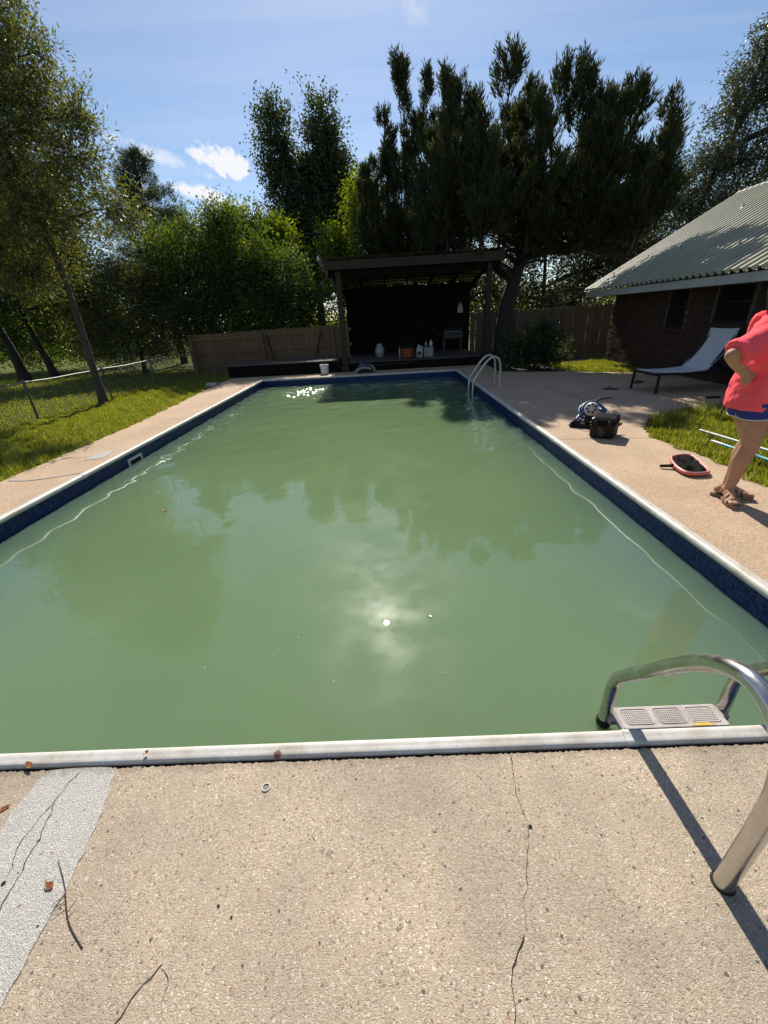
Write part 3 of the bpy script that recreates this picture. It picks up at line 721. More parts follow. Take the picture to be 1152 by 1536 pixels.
# ------------------------------------------------------------------ house
def house():
    WX, Y0, Y1 = 7.0, 1.5, 12.25
    root = empty('brick_house', (8.5, 7, 0), label='low brick house with green ribbed metal roof at the right', cat='house')
    off = Vector((8.5, 7, 0))
    def part(b, name, m, parent=None, o2=None):
        b.v = [tuple(Vector(v)-off) for v in b.v]; return b.build(name, M[m], parent or root)
    EX, EZ, RX, RZ = 6.45, 1.80, 10.07, 3.83
    wins = [(9.35, 9.95, .90, 1.72), (7.72, 8.55, 1.02, 1.72), (4.8, 5.9, .8, 1.7)]
    # walls with openings: long side made from strips round the windows
    b = MB()
    ys = sorted({Y0, Y1, *[w[0] for w in wins], *[w[1] for w in wins]})
    for i in range(len(ys)-1):
        a, c = ys[i], ys[i+1]; w = [w for w in wins if abs(w[0]-a) < 1e-6]
        if w:
            b.box((WX+.11, (a+c)/2, (w[0][2]-.1)/2), (.2, c-a, w[0][2]+.1)); b.box((WX+.11, (a+c)/2, (w[0][3]+1.80)/2), (.2, c-a, 1.80-w[0][3]))
        else: b.box((WX+.11, (a+c)/2, .85), (.2, c-a, 1.9))
    b.add([(WX+.21, Y1-.1, -.1), (13.1, Y1-.1, -.1), (13.1, Y1-.1, 1.8), (RX, Y1-.1, RZ-.22), (WX+.21, Y1-.1, 2.03-.2)], [(0, 1, 2, 3, 4)])
    b.add([(13.1, Y1-.1, -.1), (13.1, Y0, -.1), (13.1, Y0, 1.8), (13.1, Y1-.1, 1.8)], [(0, 1, 2, 3)])
    b.add([(WX+.21, Y0+.1, -.1), (13.1, Y0+.1, -.1), (13.1, Y0+.1, 1.8), (RX, Y0+.1, RZ-.22), (WX+.21, Y0+.1, 2.03-.2)], [(4, 3, 2, 1, 0)])
    wall = part(b, 'wall', 'mortar')
    # bricks proud of the mortar
    bm_ = MB(); bm_.box((0, 0, 0), (.03, .205, .064), bev=.004); shared = bm_.mesh('brick'); shared.materials.append(M['house_brick'])
    hb = MB(); hb.box((0, 0, 0), (.03, .098, .064), bev=.004); sharedh = hb.mesh('brick_half'); sharedh.materials.append(M['house_brick'])
    spots = []; rng = random.Random(4)
    for r_ in range(24):
        z = .02 + r_*.0745
        if z > 1.72: break
        y = Y1-.11 - (r_ % 2)*.1075
        while y > 3.0:
            if not any(w[0]-.11 < y < w[1]+.11 and w[2]-.035 < z < w[3]+.035 for w in wins): spots.append((y, z))
            y -= .215
    halves = []
    for r_ in range(24):
        z = .02 + r_*.0745
        if z > 1.72: break
        y = Y1-.11 - (r_ % 2)*.1075
        while y > 3.0:
            for w in wins:
                if w[2]-.035 < z < w[3]+.035:
                    if w[0]-.11 < y <= w[0]-.01: halves.append((min(y-.0535, w[0]-.05), z))
                    if w[1]+.01 <= y < w[1]+.11: halves.append((max(y+.0535, w[1]+.05), z))
            y -= .215
    for y, z in halves:
        o = bpy.data.objects.new('brick', sharedh); COL.objects.link(o); o.parent = wall; o.location = (WX-.002-off.x, y-off.y, z-off.z)
    inview = sorted([s for s in spots if s[0] > 6.2], key=lambda s: s[0]); rest = [s for s in spots if s not in inview[:240]]
    for y, z in inview[:240]:
        o = bpy.data.objects.new('brick', shared); COL.objects.link(o); o.parent = wall
        o.location = (WX-.002-off.x + rng.uniform(-.003, .003), y-off.y, z-off.z)
    b = MB()
    for y, z in rest: b.box((WX-.002+rng.uniform(-.003, .003), y, z), (.03, .205, .064))
    o = part(b, 'brick_courses', 'house_brick', wall); tag(o, kind='stuff')
    # windows
    for (a, c, z0, z1) in wins:
        b = MB(); w = .045; x = WX+.05
        b.box((x, (a+c)/2, z1-w/2), (.05, c-a, w)); b.box((x, (a+c)/2, z0+w/2), (.05, c-a, w))
        b.box((x, a+w/2, (z0+z1)/2), (.05, w, z1-z0-2*w)); b.box((x, c-w/2, (z0+z1)/2), (.05, w, z1-z0-2*w))
        b.box((x+.002, (a+c)/2, (z0+z1)/2), (.04, c-a-2*w, .03))
        f = part(b, 'window', 'dark_frame')
        b = MB(); b.box((x+.03, (a+c)/2, (z0+z1)/2), (.006, c-a-.05, z1-z0-.05)); part(b, 'pane', 'window_glass', f)
        b = MB(); b.box((WX-.02, (a+c)/2, z0-.025), (.10, c-a+.06, .045)); part(b, 'sill', 'house_brick', f)
    # fascia and soffit
    b = MB(); b.box((EX+.03, (Y0+12.87)/2, EZ-.085), (.025, 12.87-Y0, .14)); part(b, 'fascia', 'white_soffit')
    b = MB(); b.box(((EX+WX)/2+.03, (Y0+12.85)/2, EZ-.145), (WX-EX+.02, 12.85-Y0, .018)); part(b, 'soffit', 'white_soffit')
    b = MB(); d = Vector((RX-EX, 0, RZ-EZ)).normalized()
    b.bar(Vector((EX+.045, 12.87, EZ-.09)), Vector((RX, 12.87, RZ-.11)), .03, .13); part(b, 'rake_board', 'white_soffit')
    # roof: ribbed panels
    L_ = math.hypot(RX-EX, RZ-EZ); s = Vector((RX-EX, 0, RZ-EZ)).normalized(); n = Vector((-s.z, 0, s.x))
    pitch, hgt = .18, .060
    def panel(y1, y0, side):
        b_ = MB(); prof = []
        k = int(round((y1-y0)/pitch))
        for i in range(k):
            y = y1 - i*pitch
            prof += [(y, 0), (y-.070, 0), (y-.098, hgt), (y-.140, hgt), (y-.172, 0)]
        prof.append((y0, 0))
        vs_ = []; st = 6
        for t in (0, 1):
            for (y, h) in prof:
                if side == 1: p = Vector((EX-.03, y, EZ)) + s*(L_+.03)*t + n*h
                else: p = Vector((2*RX-EX+.03, y, EZ)) + Vector((-s.x, 0, s.z))*(L_+.03)*t + Vector((s.z, 0, s.x))*h
                vs_.append(p)
        m_ = len(prof)
        fs = [(i, i+1, m_+i+1, m_+i) if side == -1 else (i+1, i, m_+i, m_+i+1) for i in range(m_-1)]
        b_.add(vs_, fs); return b_
    y = 12.92
    while y > Y0-.2:
        part(panel(y, y-.9, 1), 'roof_panel', 'green_metal_roof'); part(panel(y, y-.9, -1), 'roof_panel', 'green_metal_roof'); y -= .9
    b = MB(); b.sweep([(-.16, -.07), (-.02, .035), (.02, .035), (.16, -.07)], [(RX, 12.94, RZ+.03), (RX, Y0-.3, RZ+.03)]); part(b, 'ridge_cap', 'green_metal_roof')
    for (x, yv) in ((7.56, 10.84), (8.93, 11.14), (7.21, 8.65)):
        z = EZ + (x-EX)*(RZ-EZ)/(RX-EX)
        b = MB(); b.lathe([(.08, -.06), (.075, .01), (.035, .06), (.026, .065), (.024, .13), (.02, .135), (.001, .137)], (x, yv, z), 12); part(b, 'roof_vent', 'grey_plastic')
house()

# ------------------------------------------------------------------ fences
def picket_mesh(w, h, t=.016):
    b = MB(); x = w/2; c = .03
    poly = [(-x, 0), (x, 0), (x, h-c), (x-c, h), (-x+c, h), (-x, h-c)]
    vs_ = [(p[0], -t/2, p[1]) for p in poly] + [(p[0], t/2, p[1]) for p in poly]
    b.add(vs_, [tuple(range(6)), tuple(range(11, 5, -1))] + [(i, 6+i, 6+(i+1) % 6, (i+1) % 6) for i in range(6)])
    return b.mesh('picket')
def wood_fence(name, label, x0, x1, y, h0, h1, m, gap, rails_front, rng, lean=0.0):
    root = empty(name, ((x0+x1)/2, y, 0), label=label, cat='fence')
    w = .14; pm = picket_mesh(w, 1.0); pm.materials.append(M[m]); n = int((x1-x0)/(w+gap)); cx = (x0+x1)/2
    for i in range(n):
        x = x0 + w/2 + i*(w+gap); t = (x-x0)/(x1-x0)
        g = rng.uniform(-.012, .012)
        o = bpy.data.objects.new('picket', pm); COL.objects.link(o); o.parent = root
        o.location = (x-cx, rng.uniform(-.003, .003), -.02); o.scale = (1, 1, h0+(h1-h0)*t+g+.02)
        o.rotation_euler = (0, rng.uniform(-.006, .006), rng.uniform(-.02, .02))
    s = -1 if rails_front else 1
    for z in (.22, h0*.52, h0-.16):
        k = x0
        while k < x1-.1:
            e = min(k+2.35, x1); b = MB(); dz = rng.uniform(-.012, .012)
            b.box(((k+e)/2-cx, s*.03, z+dz+(h1-h0)*((k+e)/2-x0)/(x1-x0)), (e-k-.006, .038, .085), bev=.004); b.build('rail', M[m], root); k = e
    k = x0+.05
    while k < x1+.02:
        b = MB(); b.box((k-cx, s*.093, (h0-.04)/2), (.088, .088, h0+.04), bev=.006); b.build('post', M[m], root); k += 2.35
    return root
fl = wood_fence('wooden_fence', 'weathered tan picket fence behind the low wooden platform, left of the pavilion', -5.66, -.30, 14.62, 1.235, 1.31, 'fence_wood', .002, True, random.Random(2))
for (xa, xb) in (((-2.95, .25), (-3.08, 1.15)), ((-1.55, .3), (-1.28, 1.18))):
    b = MB(); b.bar((xa[0]+2.98, -.15, xa[1]), (xb[0]+2.98, -.06, xb[1]), .06, .035); b.build('brace', M['fascia_wood'], fl)
wood_fence('wooden_fence', 'dark brown picket fence with thin light gaps between the cedar trunk and the house', 3.55, 8.6, 14.25, 1.43, 1.47, 'fence_wood_old', .008, False, random.Random(9))

def chain_fence():
    root = empty('chain_link_fence', (-5.92, 8, 0), label='sagging galvanised chain-link fence along the left lawn', cat='fence')
    off = Vector((-5.92, 8, 0))
    P = [(-5.98, 1.2, .70), (-5.98, 3.3, .71), (-5.96, 5.55, .715), (-5.93, 7.82, .70), (-5.92, 10.1, .69), (-5.75, 12.0, .70), (-5.68, 14.5, .715)]
    P = [Vector(p)-off for p in P]
    def part(b, name, m): return b.build(name, M[m], root)
    for i, p in enumerate(P):
        b = MB(); ln = (.03*math.sin(i*2.1), .02*math.cos(i*1.3)); b.tube([(p.x+ln[0], p.y+ln[1], -.1), (p.x, p.y, p.z+.01)], .021, 10)
        b.lathe([(.03, -.01), (.03, .02), (.02, .04), (.001, .045)], (p.x, p.y, p.z+.01), 10); part(b, 'post', 'backlit_post_metal')
    for i in range(len(P)-1):
        a, c = P[i], P[i+1]; b = MB(); pts = []
        for k in range(9):
            t = k/8; q = a.lerp(c, t); q.z += -.018*math.sin(t*math.pi) + .01*mnoise.noise(Vector((q.y*1.3, 0, 4))); pts.append(q)
        b.tube(pts, .017, 8); part(b, 'top_rail', 'rail_metal')
        # woven wire: two sets of diagonals
        vs_ = []; fs = []; d = c-a; L_ = math.hypot(d.x, d.y); step = .072; zb, zt = .02, None
        b = MB(); r_ = .0028; dirv = Vector((d.x, d.y, 0)).normalized(); nrm = Vector((-dirv.y, dirv.x, 0))
        for sgn in (1, -1):
            s0 = -.75 if sgn == 1 else 0.0
            k = s0
            while k < L_+(.75 if sgn == -1 else 0):
                z0, z1 = .01, .66; u0, u1 = k, k+sgn*.65
                # clip to the bay
                t0, t1 = 0.0, 1.0
                for uu in (0.0, L_):
                    pass
                lo, hi = (u0, u1) if u0 < u1 else (u1, u0)
                if hi > 0 and lo < L_:
                    def cut(u): return min(max(u, 0), L_)
                    a0, a1 = cut(u0), cut(u1)
                    za = z0+(z1-z0)*(a0-u0)/(u1-u0); zc = z0+(z1-z0)*(a1-u0)/(u1-u0)
                    if abs(a1-a0) > .01:
                        base = Vector((a.x, a.y, 0))
                        o_ = nrm*(.002*sgn+.02)
                        p0 = base+dirv*a0+o_; p0.z = za; p1 = base+dirv*a1+o_; p1.z = zc
                        b.tube([p0, p1], r_, 3, cap=False, smooth=False)
                k += step
        part(b, 'wire_mesh', 'fence_wire')
chain_fence()

# ------------------------------------------------------------------ pavilion and platform
def pavilion():
    root = empty('pool_pavilion', (1.6, 14.4, 0), label='dark stained wooden pavilion with a sloping metal roof at the far end of the pool', cat='pavilion')
    off = Vector((1.6, 14.4, 0))
    def part(b, name, m, parent=None):
        b.v = [tuple(Vector(v)-off) for v in b.v]; return b.build(name, M[m], parent or root)
    fz = .25
    def roofz(y): return 2.90 - (y-12.75)*(2.90-2.46)/(16.5-12.75)
    for (x, y) in ((-.44, 13.05), (3.77, 13.05), (-.44, 16.1), (3.77, 16.1)):
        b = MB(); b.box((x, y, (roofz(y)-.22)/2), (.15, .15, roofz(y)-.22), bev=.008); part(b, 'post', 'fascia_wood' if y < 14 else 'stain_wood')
        if y < 14:
            b = MB(); b.box((x, y, .09), (.20, .20, .18), bev=.008); part(b, 'post_base', 'fascia_wood')
    # front beam, fascia boards, rear beam
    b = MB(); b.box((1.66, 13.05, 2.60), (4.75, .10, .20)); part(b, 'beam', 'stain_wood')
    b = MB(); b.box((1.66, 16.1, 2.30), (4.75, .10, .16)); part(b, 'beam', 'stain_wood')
    for a, c in ((-.78, .86), (.865, 2.50), (2.505, 4.10)):
        b = MB(); b.box(((a+c)/2, 12.74, 2.765), (c-a-.004, .035, .21)); part(b, 'fascia_board', 'fascia_wood')
    # rafters front to back, purlins across
    for i in range(7):
        x = -.70 + i*.78
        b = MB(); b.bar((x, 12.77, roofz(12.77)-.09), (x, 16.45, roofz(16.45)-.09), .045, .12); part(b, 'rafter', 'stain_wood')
    for i in range(8):
        y = 12.95 + i*.48
        b = MB(); b.box((1.66, y, roofz(y)-.012), (4.78, .085, .03)); part(b, 'purlin', 'fascia_wood')
    # corrugated roof in sheets
    for k in range(6):
        x0 = -.86 + k*.83; prof = []
        for i in range(13):
            prof.append((x0+.835*i/12, .016*math.cos(i*math.pi)))
        b = MB(); vs_ = []
        for y in (12.64, 16.55):
            for x, h in prof: vs_.append((x, y, roofz(y)+.026+h+k % 2*.004))
        n = len(prof); b.add(vs_, [(i, i+1, n+i+1, n+i) for i in range(n-1)], True); part(b, 'roof_sheet', 'galvanised')
    b = MB(); b.bar((-.90, 12.66, roofz(12.66)+.03), (-.90, 16.5, roofz(16.5)+.03), .05, .10); part(b, 'roof_edge_trim', 'white_soffit')
    # floor boards running across the front, and the step face
    y = 13.20
    while y < 16.0:
        b = MB(); b.box((1.66, y, fz-.015), (4.05, .135, .03), bev=.003); part(b, 'floor_board', 'deck_wood'); y += .141
    for z in (.055, .165):
        b = MB(); b.box((1.66, 13.115, z), (4.05, .03, .104)); part(b, 'step_board', 'stain_wood')
    # back wall of upright planks, a return at the left
    x = -.30
    while x < 3.62:
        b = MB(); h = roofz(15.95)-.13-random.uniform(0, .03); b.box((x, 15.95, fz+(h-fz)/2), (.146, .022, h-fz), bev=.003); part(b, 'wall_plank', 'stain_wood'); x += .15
    b = MB(); b.box((1.66, 15.98, 1.2), (3.96, .012, 1.9)); part(b, 'plank_gap_blocker', 'stain_wood')  # unseen panel added behind the planks to stop light through the gaps
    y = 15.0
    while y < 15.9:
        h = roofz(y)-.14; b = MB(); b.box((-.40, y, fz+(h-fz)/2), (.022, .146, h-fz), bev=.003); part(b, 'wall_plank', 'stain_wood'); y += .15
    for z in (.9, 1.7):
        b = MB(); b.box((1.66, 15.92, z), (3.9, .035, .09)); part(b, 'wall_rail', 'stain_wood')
pavilion()

def platform():
    root = empty('wooden_platform', (-2.4, 13.7, 0), label='low weathered wooden platform in front of the tan fence', cat='platform')
    off = Vector((-2.4, 13.7, 0))
    def part(b, name, m):
        b.v = [tuple(Vector(v)-off) for v in b.v]; return b.build(name, M[m], root)
    y = 13.0; i = 0
    while y < 14.42:
        b = MB(); e = .02*math.sin(i*1.9)
        b.box((-2.44+e/2, y+.068, .335+.003*math.sin(i*2.7)), (3.55+e, .134, .032), bev=.003); part(b, 'deck_board', 'deck_wood'); y += .142; i += 1
    for z in (.062, .172, .270):
        b = MB(); b.box((-2.38, 13.075, z), (3.30, .035, .098)); part(b, 'skirt_board', 'stain_wood')
    b = MB(); b.box((-4.01, 13.72, .165), (.035, 1.25, .29)); part(b, 'end_board', 'stain_wood')
platform()

# ------------------------------------------------------------------ vegetation
def unit(a): return a/np.maximum(np.linalg.norm(a, axis=-1, keepdims=True), 1e-9)
def leaf_quads(P, A, ln, wd, rng, fold=.18):
    """P base points, A axes (unit), ln / wd arrays"""
    n = len(P); r_ = unit(rng.normal(size=(n, 3))); S = unit(np.cross(A, r_)); N_ = np.cross(A, S)
    ln = ln[:, None]; wd = wd[:, None]; up = N_*wd*fold
    V = np.stack([P, P+A*ln*.45+S*wd*.5+up, P+A*ln, P+A*ln*.45-S*wd*.5+up], 1).reshape(-1, 3)
    F = np.arange(4*n).reshape(n, 4)
    return V, F
def sample_lobes(lobes, n, rng, inner=.45):
    vol = np.array([l[3]*l[4]*l[5] for l in lobes])**.75; pick = rng.choice(len(lobes), n, p=vol/vol.sum())
    Lb = np.array(lobes)[pick]
    d = unit(rng.normal(size=(n, 3)))
    # lumpy outline
    w = .92 + .20*np.sin(d[:, 0]*5.1+pick*2.3)*np.sin(d[:, 1]*4.7+pick)*1.2 + .16*np.sin(d[:, 2]*8.3+d[:, 0]*4+pick*1.7)
    rad = (inner + (1-inner)*rng.random(n)**.55)*w
    return Lb[:, :3] + d*rad[:, None]*Lb[:, 3:6], d, pick
def limb(b, a, c, r0, r1, rng, n=6, sag=.12, sides=7):
    a = Vector(a); c = Vector(c); d = c-a; pts = []; rs = []
    for i in range(n+1):
        t = i/n; p = a.lerp(c, t) + Vector((rng.normal()*.05, rng.normal()*.05, rng.normal()*.03))*d.length*.35*math.sin(t*math.pi)
        p.z += d.length*sag*math.sin(t*math.pi)*.6; pts.append(p); rs.append(r0+(r1-r0)*t)
    b.tube(pts, rs, sides); return pts
def away(k_, p): return tuple(CAM.x+(p[0]-CAM.x)*k_ if i == 0 else (p[1]*k_ if i == 1 else (CAM.z+(p[2]-CAM.z)*k_ if i == 2 else p[i]*k_)) for i in range(len(p)))
def tree(name, label, base, trunk_pts, r0, lobes, seed, n_clump, per, clump_r, ln, wd, m, bark='bark', group=None, up=0.0, out=.35, inner=.45, cat='tree', twigs=160, flat=1.0):
    rng = np.random.default_rng(seed); base = Vector(base)
    root = empty(name, base, label=label, cat=cat, group=group); o3 = np.array(base)
    b = MB(); TP = [Vector(p)-base for p in trunk_pts]; k = len(TP)
    # smooth trunk with a root flare
    pts = []; rs = []
    for i in range(k-1):
        for j in range(4):
            t = j/4; pts.append(TP[i].lerp(TP[i+1], t)); f = (i+t)/(k-1); rs.append(r0*(1-.72*f)*(1+.55*math.exp(-f*14)))
    pts.append(TP[-1]); rs.append(r0*.25)
    b.tube(pts, rs, 12)
    ends = []
    for l in lobes:
        c = Vector(l[:3])-base; bp_ = min(pts, key=lambda p: (p-c).length + max(0, p.z-c.z+.2)*3)
        rr = max(.014, r0*.42*min(1, (c-bp_).length/3+.3)); q = limb(b, bp_, c, rr, rr*.35, rng); ends.append((q, rr))
    C, d, pick = sample_lobes(lobes, n_clump, rng, inner)
    for i in rng.choice(n_clump, min(twigs, n_clump), replace=False):
        q, rr = ends[pick[i]]; c = Vector(C[i]-o3); s = min(q[2:], key=lambda p: (p-c).length)
        limb(b, s, c, max(.006, rr*.3), .003, rng, 3, .05, 4)
    b.build('trunk', M[bark], root)
    ci = np.repeat(np.arange(n_clump), per); n = len(ci)
    sz = clump_r*rng.uniform(.55, 1.3, n_clump)
    cax = unit(d*.6 + rng.normal(size=(n_clump, 3))*.8 + np.array([0, 0, .15]))
    e_ = np.clip(rng.normal(size=(n, 3)), -1.5, 1.5)*.60 + cax[ci]*np.clip(rng.normal(size=(n, 1)), -1.6, 1.6)*1.25
    P = C[ci] + e_*sz[ci][:, None] - o3
    A = unit(rng.normal(size=(n, 3)) + d[ci]*out*2 + cax[ci]*.9 + np.array([0, 0, up]))
    l_ = ln*rng.uniform(.65, 1.3, n); w_ = wd*rng.uniform(.7, 1.25, n)
    V, F = leaf_quads(P, A, l_, w_, rng)
    ct = rng.random(n_clump); tint = np.clip(.45*ct[ci] + .6*rng.random(n) - .05, 0, 1)
    np_mesh('crown', V, F, M[m], root, tint)
    s1 = unit(np.cross(cax, rng.normal(size=(n_clump, 3)))); s2 = np.cross(cax, s1); tw = .0045
    a0 = C - d*sz[:, None]*2.6 - o3; a1 = C - o3; a2 = C + cax*sz[:, None]*1.7 - o3
    TV = []; TF = []
    for sv in (s1, s2):
        TV.append(np.stack([a0-sv*tw, a0+sv*tw, a1+sv*tw*.8, a1-sv*tw*.8], 1).reshape(-1, 3)); TV.append(np.stack([a1-sv*tw*.8, a1+sv*tw*.8, a2+sv*tw*.3, a2-sv*tw*.3], 1).reshape(-1, 3))
    TV = np.vstack(TV); np_mesh('twigs', TV, np.arange(len(TV)).reshape(-1, 4), M[bark], root)
    return root

# big narrow-leaved oak on the left lawn
tree('oak_tree', 'tall narrow-leaved oak with a bare lower trunk growing on the chain-link fence line', (-5.72, 9.5, -.05),
     [(-5.72, 9.5, -.05), (-5.70, 9.5, .9), (-5.66, 9.5, 1.8), (-5.68, 9.52, 2.7), (-5.85, 9.55, 3.8), (-6.0, 9.6, 5.0), (-6.1, 9.6, 6.4)], .078,
     [(-5.35, 9.6, 5.3, .85, .95, 1.05), (-6.35, 9.7, 4.9, 1.1, 1.1, 1.4), (-5.65, 9.6, 6.6, .75, .9, .95), (-6.75, 9.9, 6.4, 1.1, 1.1, 1.3), (-4.70, 9.5, 4.35, .65, .8, .75),
      (-5.55, 9.5, 3.6, 1.0, 1.0, .8), (-7.05, 9.8, 3.4, 1.2, 1.2, .9), (-8.05, 10., 4.8, 1.2, 1.2, 1.6), (-4.40, 9.5, 4.9, .3, .4, .45), (-4.80, 9.5, 5.75, .25, .3, .55), (-6.35, 9.4, 2.6, .9, .8, .5),
      (-4.20, 9.6, 3.6, .45, .6, .45)],
     11, 2150, 30, .150, .10, .026, 'oak_leaf', out=.2, up=.1, inner=.2, twigs=700)
# trees beyond the chain-link fence
tree('shade_tree', 'dark-trunked tree standing farthest left beyond the chain-link fence', (-12.5, 15.7, -.05), [(-12.5, 15.7, -.05), (-12.6, 15.7, 1.2), (-12.9, 15.7, 2.6), (-13.0, 15.7, 5.5)], .17,
     [(-13.2, 15.7, 5.5, 2.6, 2.0, 2.4), (-11.6, 15.4, 3.7, 1.8, 1.5, 1.3), (-14.5, 15.4, 3.2, 1.8, 1.4, 1.2), (-12.6, 15.2, 2.7, 1.4, 1.2, .7)], 21, 1100, 24, .32, .13, .06, 'green_leaf', 'bark_dark', 'trees beyond the chain-link fence')
tree('shade_tree', 'tree with slanting dark trunk just right of the farthest-left trunk beyond the fence', (-12.05, 16.6, -.05), [(-12.05, 16.6, -.05), (-12.3, 16.6, 1.4), (-12.5, 16.6, 3.0), (-11.6, 16.6, 6.0)], .13,
     [(-10.9, 16.6, 5.6, 1.8, 1.5, 1.9), (-10.2, 16.3, 3.7, 1.5, 1.2, 1.2), (-12.0, 16.8, 4.2, 1.4, 1.4, 1.2), (-9.8, 16., 2.4, 1.1, 1., .7)], 22, 1000, 24, .30, .12, .05, 'oak_leaf', 'bark_dark', 'trees beyond the chain-link fence')
tree('leafy_shrub', 'hedge-like dark shrub at the far left beyond the two dark trunks', (-16.5, 20.5, -.05), [(-16.5, 20.5, -.05), (-16.5, 20.5, .8), (-16.5, 20.5, 2.4)], .09,
     [(-18.5, 20.5, 1.8, 2.0, 1.1, 1.7), (-16.2, 20.6, 1.7, 1.8, 1.1, 1.6), (-14.2, 20.6, 1.9, 1.7, 1.1, 1.8), (-12.4, 20.4, 1.8, 1.6, 1.1, 1.7), (-15.5, 20.6, 3.4, 2.2, 1.1, 1.2), (-12.6, 20.6, 3.6, 1.6, 1.1, 1.3)], 29, 1300, 22, .34, .14, .07, 'green_leaf', 'bark_dark', 'shrubs behind the fences', cat='shrub', inner=.2)
tree('leafy_shrub', 'rounded olive-green shrub mass behind the chain-link fence left of the wooden fence', (-8.3, 16.2, -.05), [(-8.3, 16.2, -.05), (-8.3, 16.2, .8), (-8.3, 16.2, 2.2)], .09,
     [(-8.4, 16.2, 1.9, 1.6, 1.1, 1.1), (-7.2, 16.3, 1.6, 1.2, 1., 1.2), (-9.6, 16.2, 1.5, 1.3, 1., 1.1), (-8.0, 16.1, 3.0, 1.2, 1., .8), (-8.4, 15.8, .8, 2.0, .9, .8)], 23, 1200, 24, .22, .085, .035, 'oak_leaf', 'bark_dark', 'shrubs behind the fences', cat='shrub', inner=.3)
tree('leafy_shrub', 'pale green bushy tree left of the tan fence, lit on top', (-6.4, 17.2, -.05), [(-6.4, 17.2, -.05), (-6.4, 17.2, 1.6), (-6.3, 17.2, 4.2)], .11,
     [(-6.7, 17.2, 3.6, 1.2, 1.1, 1.3), (-5.5, 17.3, 4.0, 1.0, 1., 1.1), (-6.2, 17., 2.0, 1.5, 1.1, 1.1), (-5.0, 17.1, 2.7, 1.1, 1., 1.1), (-7.3, 17., 2.4, .9, .9, 1.), (-5.4, 16.8, 1.0, 1.5, .8, .8)], 24, 1300, 24, .24, .10, .055, 'green_leaf', 'bark_dark', 'shrubs behind the fences', inner=.3)
tree('leafy_shrub', 'dark bushy tree directly behind the tan wooden fence', (-3.6, 16.7, -.05), [(-3.6, 16.7, -.05), (-3.6, 16.7, 1.6), (-3.6, 16.7, 4.0)], .10,
     [(-4.3, 16.7, 3.6, 1.1, .9, 1.3), (-3.2, 16.7, 3.0, 1.2, .9, 1.3), (-3.8, 16.5, 1.7, 1.7, .9, 1.0), (-2.3, 16.6, 1.9, 1.2, .9, 1.1), (-4.6, 16.6, 4.6, .6, .6, .6)], 25, 1200, 22, .24, .10, .055, 'green_leaf', 'bark_dark', 'shrubs behind the fences', inner=.3)
tree('poplar_tree', 'tall upright tree with a forked two-peaked crown left of the cedars', (-2.85, 26.7, -.05), [(-2.85, 26.7, -.05), (-2.85, 26.7, 2.2), (-2.85, 26.7, 5.0), (-2.9, 26.7, 8.2)], .27,
     [away(1.45, (l[0]+(-.12 if l[0] < -2.2 else .10), l[1], l[2]-.1, l[3]*(1.12 if l[2] > 5.5 else 1.3), l[4]*1.1, l[5]*1.03)) for l in
     [(-2.65, 18.4, 7.15, .62, .8, 1.35), (-2.30, 18.4, 5.9, .85, .9, 1.1), (-1.15, 18.4, 7.25, .62, .8, 1.35), (-1.10, 18.4, 5.8, .95, 1., 1.2), (-1.80, 18.4, 4.7, 1.35, 1.2, 1.0), (-2.85, 18.3, 4.5, .6, .7, .5),
      (-0.15, 18.4, 5.75, .30, .35, .55), (-0.50, 18.3, 4.6, .6, .7, .6), (-1.70, 18.2, 3.2, 1.6, 1.3, 1.1), (-1.80, 18.3, 6.1, .5, .6, .7), (-0.80, 18.4, 6.6, .6, .6, .6)]], 26, 2600, 26, .26, .145, .084, 'dark_leaf', 'bark_dark', out=.15, inner=.3, twigs=240)
tree('leafy_tree', 'yellow-green tree catching the sun between the forked tree and the cedars', (-.2, 19.8, -.05), [(-.2, 19.8, -.05), (-.2, 19.8, 2.4), (-.2, 19.8, 4.8)], .13,
     [(0.15, 19.8, 5.5, .8, .8, 1.0), (0.70, 19.8, 4.5, 1.0, .9, 1.0), (-0.90, 19.6, 4.0, 1.0, .9, 1.0), (0.00, 19.5, 2.9, 1.4, 1., 1.0), (-3.30, 19.5, 4.6, .9, .8, .8)], 27, 1000, 24, .22, .11, .065, 'bright_leaf', 'bark_dark', inner=.3)
tree('leafy_tree', 'small light green tree right of the pine, poking above the tan fence foliage', (-5.6, 19.6, -.05), [(-5.6, 19.6, -.05), (-5.6, 19.6, 2.4), (-5.5, 19.6, 4.8)], .12,
     [(-4.80, 19.6, 4.8, 1.0, .9, .9), (-6.00, 19.6, 4.2, 1.0, .9, .9), (-3.80, 19.5, 4.3, .8, .8, .7), (-5.00, 19.4, 3.2, 1.6, 1., 1.)], 28, 800, 22, .24, .12, .07, 'bright_leaf', 'bark_dark', inner=.3)
# right side
tree('oak_tree', 'tall spreading oak rising behind the metal roof at the right edge', (12.0, 17.6, -.05), [(12.0, 17.6, -.05), (11.8, 17.6, 2.2), (12.0, 17.6, 4.0), (12.8, 17.6, 6.5)], .26,
     [(13.75, 17.6, 7.8, 1.5, 1.3, 1.3), (12.55, 17.5, 6.9, .75, .8, .7), (12.15, 17.4, 5.6, 1.0, 1., .8), (13.85, 17.3, 5.6, 1.6, 1.2, 1.1), (10.95, 17.2, 4.5, 1.1, 1., .75), (12.55, 17.2, 4.2, 1.4, 1.1, .8), (9.95, 17., 3.3, 1.2, 1., .8), (11.45, 17.1, 3.1, 1.3, 1., .8),
      (15.35, 17.5, 6.6, 1.4, 1.2, 1.6), (13.15, 17.5, 8.6, .6, .6, .7)], 31, 2100, 26, .20, .10, .048, 'live_oak_leaf', 'bark_dark', out=.15, inner=.3, twigs=300)
